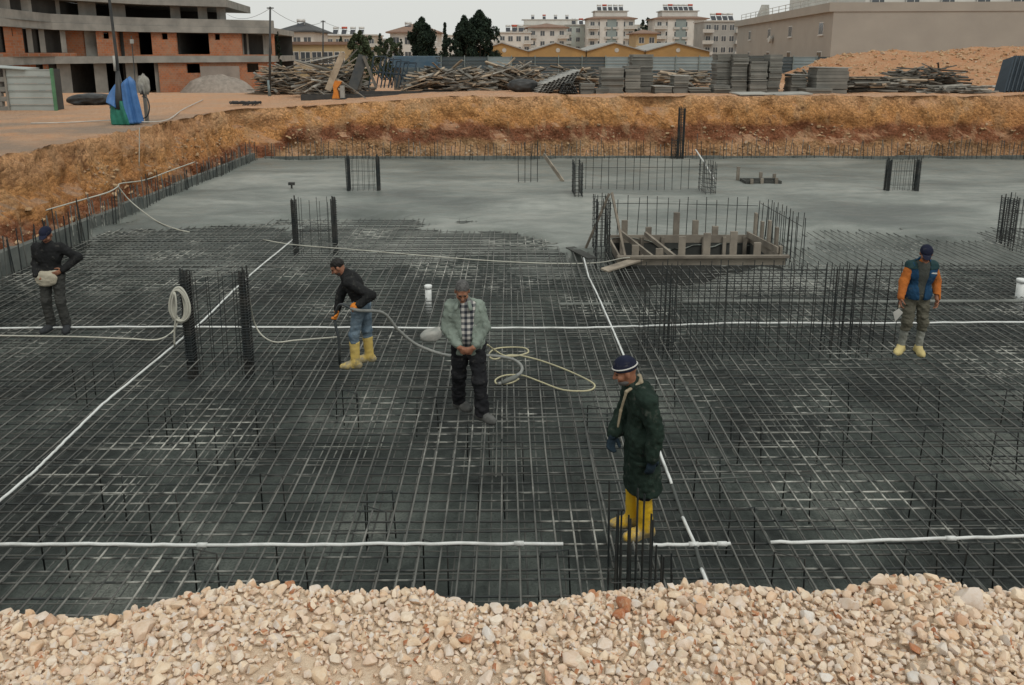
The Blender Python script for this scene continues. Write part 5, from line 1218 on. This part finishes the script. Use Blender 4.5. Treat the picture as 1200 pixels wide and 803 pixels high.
M_YB = rubber('yellow_rubber', (.60, .45, .13), (.50, .38, .13)); M_YB2 = rubber('bright_yellow_rubber', (.70, .45, .02), (.58, .37, .03)); M_SHOEG = cloth('grey_shoe', (.25, .26, .25), (.16, .165, .16)); M_SHOED = cloth('dark_shoe', (.05, .055, .06)); M_SHOEY = cloth('buff_shoe', (.62, .52, .24), (.5, .42, .2))
M_NAVY = cloth('navy_knit', (.012, .015, .032), (.02, .024, .045)); M_GRJ = cloth('pale_green_jacket', (.235, .285, .248), (.17, .205, .18), 5); M_DGC = cloth('dark_green_coat', (.013, .024, .019), (.021, .037, .029), 5); M_BEI = cloth('beige_wool', (.36, .31, .22), (.28, .24, .17)); M_ORS = cloth('orange_shirt', (.50, .16, .035), (.38, .12, .03)); M_VEST = cloth('blue_vest', (.013, .045, .10), (.02, .065, .13)); M_VESTG = cloth('teal_yoke', (.018, .045, .05), (.028, .06, .065)); M_GSW = cloth('grey_pullover', (.055, .06, .055), (.075, .08, .072)); M_KHA = cloth('khaki_trousers', (.135, .13, .10), (.095, .092, .072)); M_GAIT = cloth('grey_gaiters', (.27, .28, .25), (.2, .21, .19)); M_GLO = mk('orange_glove', (.70, .23, .02), (.6, .2, .03), 8, .6, objc=True); M_GLN = cloth('navy_glove', (.02, .035, .05)); M_HAIRB = mk('black_hair', (.012, .011, .01), rough=.6); M_HAIRG = mk('grey_hair', (.11, .11, .108), (.06, .06, .06), 40, .75, objc=True); M_POUCH = cloth('canvas_pouch', (.46, .43, .34), (.36, .335, .265)); M_LINEW = mk('white_trim', (.62, .62, .6), rough=.8)
def plaid():
    m = Mat('checked_shirt', .9, .15); tc = m.n.new('ShaderNodeTexCoord'); x, y, z = m.sep(tc.outputs['Object'])
    def st(v, s): return m.ramp(m.math('FRACT', m.math('MULTIPLY', v, s)), [(.45, 0.), (.52, 1.)])
    a = st(x, 15.0); b = st(z, 15.0); c = m.math('MULTIPLY', m.math('ADD', a, b), .5); m.color(m.ramp(c, [(.0, (.03, .035, .045)), (.5, (.15, .155, .16)), (1., (.48, .47, .44))])); return m.m
M_PLAID = plaid()

def head_fields(c, f, up):
    c = np.array(c, float); f = nrm(f); up = np.array(up, float); up = nrm(up - f * (up @ f)); s = np.cross(f, up); E3 = np.stack([s, f, up], 1); h = Field()
    h.el(c + up * .028 - f * .012, (.076, .096, .090), E3, .02).el(c - up * .042 + f * .018, (.060, .070, .076), E3, .03).rc(c - up * .096 + f * .05, c - up * .096 + f * .056, .024, .022, .03)
    h.rc(c + f * .088 + up * .012, c + f * .112 - up * .026, .010, .0155, .012).rc(c + f * .099 - up * .03 - s * .012, c + f * .099 - up * .03 + s * .012, .009, .009, .01)
    h.rc(c + up * .030 + f * .080 - s * .036, c + up * .030 + f * .080 + s * .036, .013, .013, .02)
    for q in (-1, 1):
        h.el(c + s * q * .079 - up * .012 - f * .005, (.011, .021, .033), E3, .012); h.el(c + s * q * .041 + f * .062 - up * .03, (.027, .027, .024), E3, .02)
        h.el(c + s * q * .031 + f * .097 + up * .009, (.017, .014, .011), E3, .012, sub=True)
    h.rc(c - up * .062 + f * .082 - s * .020, c - up * .062 + f * .082 + s * .020, .0095, .0095, .01)
    return h, c, s, f, up, E3
def hand_fields(w, d, n, curl=.5, side=1, g=0.0, spread=.0):
    """palm and five fingers: d = along the hand, n = the way the palm faces, side = where the thumb is"""
    w = np.array(w, float); d = nrm(d); n = np.array(n, float); n = nrm(n - d * (n @ d)); t = np.cross(d, n) * side; F = Field()
    F.rc(w + d * .015, w + d * .085, .030 + g, .037 + g, .015, n, .48)
    for k, (o, L) in enumerate(((.030, .072), (.010, .082), (-.010, .077), (-.029, .060))):
        p = w + d * .092 + t * o; a = curl * .7; d1 = nrm(d * math.cos(a) + n * math.sin(a) + t * (o * spread * 6)); a2 = curl * 1.75; d2 = nrm(d * math.cos(a2) + n * math.sin(a2)); a3 = curl * 2.4; d3 = nrm(d * math.cos(a3) + n * math.sin(a3))
        q = p + d1 * L * .45; r = q + d2 * L * .33; e = r + d3 * L * .25; F.rc(p - d * .02, q, .0098 + g, .0092 + g, .006).rc(q, r, .0092 + g, .0086 + g, .005).rc(r, e, .0086 + g, .0075 + g, .004)
    p = w + d * .028 + t * .03; q = p + nrm(t * .8 + d * .6 + n * .25) * .038; e = q + nrm(t * .2 + d * .8 + n * (.3 + curl * .6)) * .034; e2 = e + nrm(d * .7 + n * (.3 + curl)) * .024
    F.rc(p, q, .0135 + g, .012 + g, .01).rc(q, e, .0115 + g, .0105 + g, .006).rc(e, e2, .0105 + g, .0085 + g, .005); return F
def foot_fields(a, toe, g=0.0):
    a = np.array(a, float); toe = nrm(toe); z0 = .03 + g * .6; b = a.copy(); F = Field()
    heel = np.array([*(a[:2] - toe[:2] * .045), a[2] - .055]); ball = np.array([*(a[:2] + toe[:2] * .12), a[2] - .058 + toe[2] * .12]); tip = np.array([*(a[:2] + toe[:2] * .185), a[2] - .06 + toe[2] * .185])
    F.rc(a, heel, .04 + g, .036 + g, .03).rc(heel, ball, .036 + g, .042 + g, .03).rc(ball, tip, .042 + g, .030 + g, .03).rc(a, ball, .038 + g, .034 + g, .03); return F
def put(root, name, F, mat, vox, lips=None):
    V, Q = F.mesh(vox); o = npmesh(name, V, Q, mat, True, root); return o
def person(label, loc, J, B, sc=1.0):
    """J: joints (local, x right, y away, z up). B: callback dressing the figure."""
    root = thing('person', label, 'person', loc); g = {k: np.array(v, float) for k, v in J.items() if not k.startswith('hand')}
    g['shR'][2] -= .03; g['shL'][2] -= .03
    hf, hc, hs, hff, hu, E3 = head_fields(g['head'], g['face'], (0, 0, 1)); fw = nrm(g['fwd']); lat = nrm(np.cross(fw, (0, 0, 1)))
    tor = Field().rc(g['pelvis'] - lat * .06, g['pelvis'] + lat * .06, .115, .115, .05, fw, .86).rc(g['pelvis'], g['chest'], .125, .15, .06, fw, .72).rc(g['chest'] - lat * .07, g['chest'] + lat * .07, .115, .115, .06, fw, .85).rc(g['shR'], g['chest'] * .45 + g['neck'] * .55, .050, .075, .06).rc(g['shL'], g['chest'] * .45 + g['neck'] * .55, .050, .075, .06)
    if 'belly' in g: tor.el(g['belly'], (.14, .12, .15), None, .08)
    neck = Field().rc(g['neck'] - np.array([0, 0, .04]), hc - hu * .055 - hff * .02, .058, .052, .03)
    arms = {}; legs = {}; hands = {}
    for q in 'RL':
        arms[q] = Field().rc(g['sh' + q], g['el' + q], .052, .042, .03).rc(g['el' + q], g['wr' + q], .043, .029, .025)
        legs[q] = Field().rc(g['hip' + q], g['kn' + q], .088, .057, .05).rc(g['kn' + q], g['an' + q], .058, .038, .04); hd = J['hand' + q]
        hands[q] = lambda gg=0., hd=hd, q=q: hand_fields(g['wr' + q], hd[0], hd[1], hd[2], hd[3], gg)
    body = hf + neck + tor + arms['R'] + arms['L'] + hands['R']() + hands['L']() + legs['R'] + legs['L'] + foot_fields(g['anR'], g['toeR']) + foot_fields(g['anL'], g['toeL'])
    bo = put(root, 'body', body, [M_SKIN, M_LIP], .0075)
    me = bo.data; cen = np.empty(len(me.polygons) * 3); me.polygons.foreach_get('center', cen); cen = cen.reshape(-1, 3) - hc
    lp = (np.abs(cen @ hu + .062) < .010) & (np.abs(cen @ hs) < .026) & (cen @ hff > .06); me.polygons.foreach_set('material_index', lp.astype(np.int32))
    for q in (-1, 1): put(root, 'eye', Field().el(hc + hs * q * .031 + hff * .080 + hu * .009, (.013, .012, .010), E3, .01), M_EYE, .004)
    X = dict(root=root, g=g, tor=tor, arms=arms, legs=legs, hands=hands, hc=hc, hs=hs, hf=hff, hu=hu, E3=E3, fw=fw, lat=lat, neck=neck)
    B(X); root.scale = (sc, sc, sc); return root
WR = lambda a, seed, sc=(15, 15, 10): (a * 1.3, sc, seed)
def zcut(z, up=True, tilt=None): return (lambda X, Y, Z: (z - Z) if up else (Z - z))
def trousers(X, mat, g, zlo, seed, a=.010, zw=1.02):
    G = X['g']; F = Field().rc(G['pelvis'] - X['lat'] * .06, G['pelvis'] + X['lat'] * .06, .122 + g * .5, .122 + g * .5, .05, X['fw'], .88).rc(G['pelvis'], G['pelvis'] * .7 + G['chest'] * .3, .135 + g * .4, .14 + g * .4, .05, X['fw'], .76)
    for q in 'RL': F = F + Field().rc(G['hip' + q], G['kn' + q], .092 + g, .066 + g, .05).rc(G['kn' + q], G['an' + q] - np.array([0, 0, .03]), .064 + g * 1.1, .055 + g * 1.5, .04)
    F.wr = WR(a, seed, (9, 9, 12)); F.cut(zcut(zlo)).cut(zcut(zw, False)); return put(X['root'], 'trousers', F, mat, .0105)
def top(X, name, mat, g, zlo, seed, a=.009, sleeves=1.0, hem=None, hemr=(.14, .15), cuts=(), sleeve_g=0, vox=.0105, cuffc=None):
    G = X['g']; F = X['tor'].grown(g)
    if hem is not None: F.rc(G['pelvis'], hem, hemr[0] + g, hemr[1] + g, .06, X['fw'], .78)
    if sleeves:
        for q in 'RL':
            w = G['el' + q] + (G['wr' + q] - G['el' + q]) * sleeves
            F = F + Field().rc(G['sh' + q], G['el' + q], .058 + g + sleeve_g, .050 + g + sleeve_g, .035).rc(G['el' + q], w, .050 + g + sleeve_g, .038 + g + sleeve_g, .03)
    F.rc(G['neck'] - np.array([0, 0, .06]), G['neck'] + np.array([0, 0, .0]), .068 + g, .062 + g * .6, .03)
    F.wr = WR(a, seed); F.cut(lambda A, B_, Z: np.where((np.abs(A - G['pelvis'][0]) < .27) & (np.abs(B_ - G['pelvis'][1]) < .25), zlo - Z, -1.))
    for c in cuts: F.cut(c)
    return put(X['root'], name, F, mat, vox)
def boots(X, mat, g, ztop, name='boot'):
    for q in 'RL':
        G = X['g']; a = G['an' + q]; k = G['kn' + q]; F = foot_fields(a, G['toe' + q], .014)
        t = a + (k - a) * ((ztop - a[2]) / (k[2] - a[2])); t2 = a + (k - a) * ((ztop + .1 - a[2]) / (k[2] - a[2])); F.rc(a, t2, .056 + g, .068 + g, .03); F.cut(zcut(ztop, False)).cut(zcut(a[2] - .103)); F.wr = WR(.004, 3); put(X['root'], name, F, mat, .009)
def shoes(X, mat, name='shoe'):
    for q in 'RL': F = foot_fields(X['g']['an' + q], X['g']['toe' + q], .013); F.cut(zcut(X['g']['an' + q][2] - .1)); put(X['root'], name, F, mat, .009)
def gloves(X, mat, which='RL'):
    for q in which:
        F = X['hands'][q](.006); G = X['g']; d = nrm(G['wr' + q] - G['el' + q]); F.rc(G['wr' + q] - d * .03, G['wr' + q] + d * .02, .043, .036, .015); put(X['root'], 'glove', F, mat, .007)
def cap(X, mat, brim=True, beanie=False):
    c, s, f, u, E3 = X['hc'], X['hs'], X['hf'], X['hu'], X['E3']; F = Field().el(c + u * .045 - f * .012, (.090, .110, .090 if not beanie else .098), E3, .02)
    lv = .035 if not beanie else .018
    F.cut(lambda A, B_, Z: (lv - .12 * ((A - c[0]) * f[0] + (B_ - c[1]) * f[1] + (Z - c[2]) * f[2])) - ((A - c[0]) * u[0] + (B_ - c[1]) * u[1] + (Z - c[2]) * u[2])) if not beanie else F.cut(lambda A, B_, Z: lv + .12 * ((A - c[0]) * f[0] + (B_ - c[1]) * f[1] + (Z - c[2]) * f[2]) - ((A - c[0]) * u[0] + (B_ - c[1]) * u[1] + (Z - c[2]) * u[2]))
    o = put(X['root'], 'cap' if not beanie else 'beanie', F, mat, .007)
    if brim: put(X['root'], 'brim', Field().rc(c + u * .048 + f * .09, c + u * .036 + f * .135, .062, .05, .02, u, .13), mat, .006)
    return o
def hair(X, mat, low=-.02, front=.055):
    c, s, f, u, E3 = X['hc'], X['hs'], X['hf'], X['hu'], X['E3']; F = Field().el(c + u * .034 - f * .018, (.082, .100, .094), E3, .02); F.wr = WR(.006, 11, (30, 30, 30))
    def k(A, B_, Z):
        x = (A - c[0]) * f[0] + (B_ - c[1]) * f[1] + (Z - c[2]) * f[2]; z = (A - c[0]) * u[0] + (B_ - c[1]) * u[1] + (Z - c[2]) * u[2]
        return np.maximum((low - z), np.minimum(x - .03, front - z + .25 * (x - .05)))
    F.cut(k); put(X['root'], 'hair', F, mat, .007)
    for q in (-1, 1): put(X['root'], 'eyebrow', Field().rc(c + u * .031 + f * .092 + s * q * .015, c + u * .030 + f * .084 + s * q * .045, .006, .005, .005), mat, .004)

# ---- worker with the canvas pouch
def dress1(X):
    trousers(X, M_TRG, .010, .075, 21); top(X, 'pullover', M_BLK_SW, .022, .93, 22, .009, .97); shoes(X, M_SHOED); cap(X, M_NAVY)
    p = X['g']['pelvis']; F = Field().el(p + np.array([-.02, -.135, -.05]), (.18, .045, .13), None, .02).rc(p + np.array([-.17, -.09, .05]), p + np.array([.14, -.10, .06]), .03, .03, .02); F.wr = WR(.006, 5, (14, 14, 14)); put(X['root'], 'pouch', F, M_POUCH, .008)
person('worker in black pullover and cap with a pale canvas pouch, hand on hip', at(69, 387), dict(fwd=(.05, -1, 0), pelvis=(0, 0, .95), chest=(0, -.01, 1.27), neck=(.0, -.02, 1.47), head=(.02, -.06, 1.60), face=(.12, -.9, -.42), shR=(-.185, 0, 1.41), elR=(-.235, .03, 1.13), wrR=(-.165, -.13, .96), handR=((.75, -.3, -.45), (.3, .6, -.2), .5, 1), shL=(.185, 0, 1.41), elL=(.40, .07, 1.20), wrL=(.225, -.06, 1.03), handL=((-.7, -.55, -.35), (-.2, .6, .2), .35, -1), hipR=(-.09, 0, .92), knR=(-.125, -.03, .5), anR=(-.13, .03, .088), toeR=(-.3, -1, 0), hipL=(.09, 0, .92), knL=(.115, -.05, .5), anL=(.14, .0, .088), toeL=(.35, -1, 0)), dress1, 1.02)
# ---- worker bending with the vibrator hose
def dress2(X):
    trousers(X, M_JEAN, .010, .375, 31, .010); top(X, 'sweater', M_BLK_SW, .020, .96, 32, .010, .95); boots(X, M_YB, .010, .395); gloves(X, M_GLO); hair(X, M_HAIRB); c = X['hc']
    put(X['root'], 'beard', Field().el(c - X['hu'] * .075 + X['hf'] * .03, (.058, .058, .045), X['E3'], .02), mk('dark_stubble', (.06, .045, .038), rough=.8), .007)
P2 = at(421, 427)
person('bending worker in black sweater, jeans and yellow boots gripping the thick hose', P2, dict(fwd=(-1, -.12, 0), pelvis=(.07, 0, .93), chest=(-.03, 0, 1.22), neck=(-.14, 0, 1.40), head=(-.245, -.02, 1.49), face=(-.8, -.12, -.6), shL=(-.06, -.185, 1.335), elL=(.26, -.24, 1.13), wrL=(.085, -.275, 1.0), handL=((-.75, .25, -.05), (.1, .5, -.85), .75, 1), shR=(-.13, .175, 1.33), elR=(-.24, .12, 1.06), wrR=(-.295, .03, .83), handR=((-.1, -.2, -.95), (-.75, -.5, .1), .75, -1), hipL=(.05, -.09, .91), knL=(-.035, -.11, .50), anL=(-.03, -.12, .09), toeL=(-1, -.18, 0), hipR=(.09, .09, .91), knR=(.11, .11, .5), anR=(.13, .13, .09), toeR=(-1, -.25, 0)), dress2)
M_HOSE = mk('grey_hose', (.20, .21, .20), (.26, .27, .255), 4, .6, spec=.4); M_HOSED = mk('dark_hose', (.035, .045, .05), (.06, .07, .075), 4, .5, spec=.4)
c = thing('vibrator_hose', 'thick grey hose arching from the worker\'s gloves down to the mat', 'hose', P2)
gl = P2 + Vector((-.315, -.015, .735)); gr = P2 + Vector((-.03, -.26, .945))
hp = [at(400, 431, -.45), at(398, 424, .0), P2 + Vector((-.27, -.05, .40)), P2 + Vector((-.315, -.03, .62)), gl, P2 + Vector((-.25, -.10, .92)), P2 + Vector((-.15, -.2, .985)), gr]
MB().tube(spline(hp, 7), .021, 9).build('poker_hose', M_HOSED, c, True)
hp = [gr, P2 + Vector((.10, -.33, .94)), at(449, 367, .76), at(466, 386, .44), at(485, 402, .18), at(505, 411, .08), at(522, 416, .05), at(540, 418, .05), at(575, 417, .05), at(600, 421, .05), at(611, 429, .06), at(610, 437, .1), at(600, 443, .09), at(590, 448, .05), at(584, 450, .05)]
MB().tube(spline(hp, 7), .023, 9).build('supply_hose', M_HOSE, c, True)
a, b = at(606, 441, .095), at(588, 449, .055); MB().tube([a, a.lerp(b, .3), a.lerp(b, .7), b], [.03, .036, .036, .028], 10).build('coupling', M_CONDG, c, True)
# ---- man in the pale green jacket
def dress3(X):
    g = X['g']; trousers(X, M_TRB, .022, .06, 41, .014); shoes(X, mk('worn_grey_shoe', (.13, .135, .13), (.07, .072, .07), 12, .9, objc=True)); hair(X, M_HAIRG, -.03)
    top(X, 'shirt', M_PLAID, .010, .90, 42, .002, .0, cuts=(lambda A, B_, Z: Z - 1.50,)); xc = -.035
    op = lambda A, B_, Z: np.minimum((.045 + .045 * np.clip((Z - .95) / .5, 0, 1)) - np.abs(A - xc + .03 * (1.2 - Z)), -.04 - B_)
    top(X, 'jacket', M_GRJ, .024, .80, 43, .013, .84, hem=g['pelvis'] + np.array([0, .02, -.1]), hemr=(.15, .165), cuts=(op,), sleeve_g=-.006)
    for q in (-1, 1): put(X['root'], 'collar', Field().rc(g['neck'] + np.array([q * .05, .03, .01]), g['neck'] + np.array([q * .085, -.115, -.07]), .030, .034, .02, (q * .8, -.4, .5), .4), M_GRJ, .007)
    c = X['hc']; put(X['root'], 'moustache', Field().rc(c - X['hu'] * .046 + X['hf'] * .096 - X['hs'] * .024, c - X['hu'] * .046 + X['hf'] * .096 + X['hs'] * .024, .0085, .0085, .005), M_HAIRG, .004)
person('grey haired man in pale green jacket and checked shirt clasping his hands', at(553, 487), dict(fwd=(0, -1, 0), pelvis=(-.03, 0, .93), chest=(-.06, -.02, 1.27), belly=(-.045, -.05, 1.08), neck=(-.08, -.04, 1.475), head=(-.09, -.105, 1.595), face=(.08, -.82, -.57), shR=(-.235, 0, 1.41), elR=(-.285, -.05, 1.13), wrR=(-.125, -.265, .97), handR=((.85, -.15, -.35), (.25, .9, .1), .45, -1), shL=(.095, 0, 1.41), elL=(.165, -.05, 1.13), wrL=(.04, -.265, .965), handL=((-.85, -.25, -.30), (-.2, .9, .1), .5, 1), hipR=(-.12, 0, .90), knR=(-.155, .07, .5), anR=(-.17, .24, .09), toeR=(.7, -.7, 0), hipL=(.06, 0, .9), knL=(.10, -.10, .49), anL=(.125, -.10, .088), toeL=(.75, -.65, 0)), dress3, 1.05)
# ---- worker in the dark green coat
def dress4(X):
    g = X['g']; trousers(X, M_TRB, .012, .385, 51, .006); boots(X, M_YB2, .014, .40); gloves(X, M_GLN)
    top(X, 'coat', M_DGC, .024, .45, 52, .013, .93, hem=np.array([.10, .0, .40]), hemr=(.155, .205), sleeve_g=.004)
    top_ = Field().rc(g['neck'] + np.array([.055, -.06, .03]), g['neck'] + np.array([-.075, -.085, -.05]), .015, .015, .01).rc(g['neck'] + np.array([-.075, -.085, -.05]), g['neck'] + np.array([-.115, -.06, -.24]), .014, .011, .01).rc(g['neck'] + np.array([.055, -.06, .03]), g['neck'] + np.array([.06, .06, .035]), .022, .022, .01).rc(g['neck'] + np.array([-.115, -.06, -.24]), g['neck'] + np.array([-.135, -.05, -.40]), .014, .010, .01); put(X['root'], 'scarf', top_, M_BEI, .007)
    put(X['root'], 'pocket_flap', Field().rc(np.array([.0, -.235, .80]), np.array([.13, -.235, .79]), .022, .022, .005, (0, 1, 0), .3), M_DGC, .007)
    cap(X, M_NAVY, False, True); c, s, f, u, E3 = X['hc'], X['hs'], X['hf'], X['hu'], X['E3']
    m = MB(); pts = [Vector(c + u * (.052 + .01 * math.cos(a)) - f * .012 + (f * math.cos(a) * .1115 + s * math.sin(a) * .0925)) for a in np.linspace(0, 2 * PI, 37)]; m.tube(pts, .0065, 6); o = m.build('beanie_stripe', M_LINEW, X['root'], True, local=True)
    put(X['root'], 'beard', Field().el(c - u * .078 + f * .028, (.059, .062, .045), E3, .02).rc(c - u * .1 + f * .05, c - u * .09 + f * .075, .026, .02, .02), mk('grey_stubble', (.13, .13, .13), rough=.85), .007)
person('worker in long dark green coat, yellow boots and white striped beanie', at(739, 622), dict(fwd=(-1, -.1, 0), pelvis=(.06, 0, .95), chest=(.06, 0, 1.29), neck=(-.02, 0, 1.47), head=(-.10, -.02, 1.585), face=(-1, -.02, -.36), shL=(.075, -.20, 1.40), elL=(.15, -.245, 1.12), wrL=(.12, -.265, .875), handL=((-.1, 0, -1), (-.3, .9, 0), .35, 1), shR=(.0, .19, 1.40), elR=(-.06, .20, 1.13), wrR=(-.185, .02, .965), handR=((-.25, -.25, -.9), (.4, -.9, .2), .6, -1), hipL=(.07, -.09, .92), knL=(.085, -.09, .5), anL=(.12, -.08, .09), toeL=(-1, -.35, 0), hipR=(.05, .09, .92), knR=(.03, .08, .5), anR=(.035, .09, .09), toeR=(-1, -.1, 0)), dress4, 1.035)
# ---- worker in the blue vest
def dress5(X):
    g = X['g']; trousers(X, M_KHA, .014, .36, 61, .014); shoes(X, M_SHOEY); cap(X, M_NAVY)
    for q in 'RL':
        a, k = g['an' + q], g['kn' + q]; F = Field().rc(a, k, .053, .066, .02); F.cut(zcut(.41, False)).cut(zcut(.09)); F.wr = WR(.008, 3, (14, 14, 14)); put(X['root'], 'gaiter', F, M_GAIT, .009)
    top(X, 'shirt', M_ORS, .010, .95, 62, .004, .95, sleeve_g=.006); xc = .05; zc = 1.5
    top(X, 'pullover', M_GSW, .022, .94, 63, .003, .0, cuts=(lambda A, B_, Z: Z - 1.425 - .35 * np.abs(A - .085),))
    op = lambda A, B_, Z: np.minimum((.035 + .06 * np.clip((Z - .95) / .5, 0, 1)) - np.abs(A - .055), -.03 - B_)
    top(X, 'vest', M_VEST, .034, .86, 64, .007, .0, hem=g['pelvis'] + np.array([0, 0, -.03]), hemr=(.14, .15), cuts=(op,))
    F = X['tor'].grown(.037); F.cut(lambda A, B_, Z: 1.33 - Z).cut(op); F.wr = WR(.006, 65); put(X['root'], 'vest_yoke', F, M_VESTG, .0105)
    o = put(X['root'], 'chest_patch', Field().rc(np.array([.155, -.145, 1.285]), np.array([.245, -.125, 1.275]), .014, .014, .005, (.1, -1, 0), .5), M_LINEW, .006)
R5 = person('worker in blue vest over an orange shirt, khaki trousers and pale shoes', at(1063, 412), dict(fwd=(-.1, -1, 0), pelvis=(.05, 0, .945), chest=(.08, -.01, 1.26), neck=(.09, -.02, 1.45), head=(.085, -.075, 1.57), face=(-.32, -.78, -.5), shR=(-.085, 0, 1.395), elR=(-.185, -.03, 1.12), wrR=(-.255, -.14, .90), handR=((-.25, -.35, -.9), (.9, -.1, -.2), .6, 1), shL=(.245, 0, 1.395), elL=(.345, .03, 1.11), wrL=(.30, -.11, .88), handL=((-.1, -.35, -.9), (-.9, -.1, .0), .5, -1), hipR=(-.03, 0, .92), knR=(-.075, -.04, .5), anR=(-.105, .0, .088), toeR=(-.75, -.8, 0), hipL=(.135, 0, .92), knL=(.165, -.05, .5), anL=(.145, -.04, .088), toeL=(-.15, -1, 0)), dress5)
q5 = R5.location + Vector((-.285, -.185, .80)); c = thing('trowel', 'pale pointing trowel held by the worker in the blue vest', 'trowel', q5)
MB().tube([q5 + Vector((.03, .03, .06)), q5 + Vector((-.02, -.02, -.03))], .014, 8).build('handle', M_WOODT, c, True)
MB().add([q5 + Vector(v) for v in ((-.02, -.02, -.04), (.03, -.05, -.09), (-.075, -.06, -.23), (-.10, -.02, -.10), (-.02, -.024, -.044), (.03, -.054, -.094), (-.075, -.064, -.232), (-.10, -.024, -.104))], [(0, 1, 2, 3), (7, 6, 5, 4), (0, 4, 5, 1), (1, 5, 6, 2), (2, 6, 7, 3), (3, 7, 4, 0)]).build('blade', M_PLYL, c)
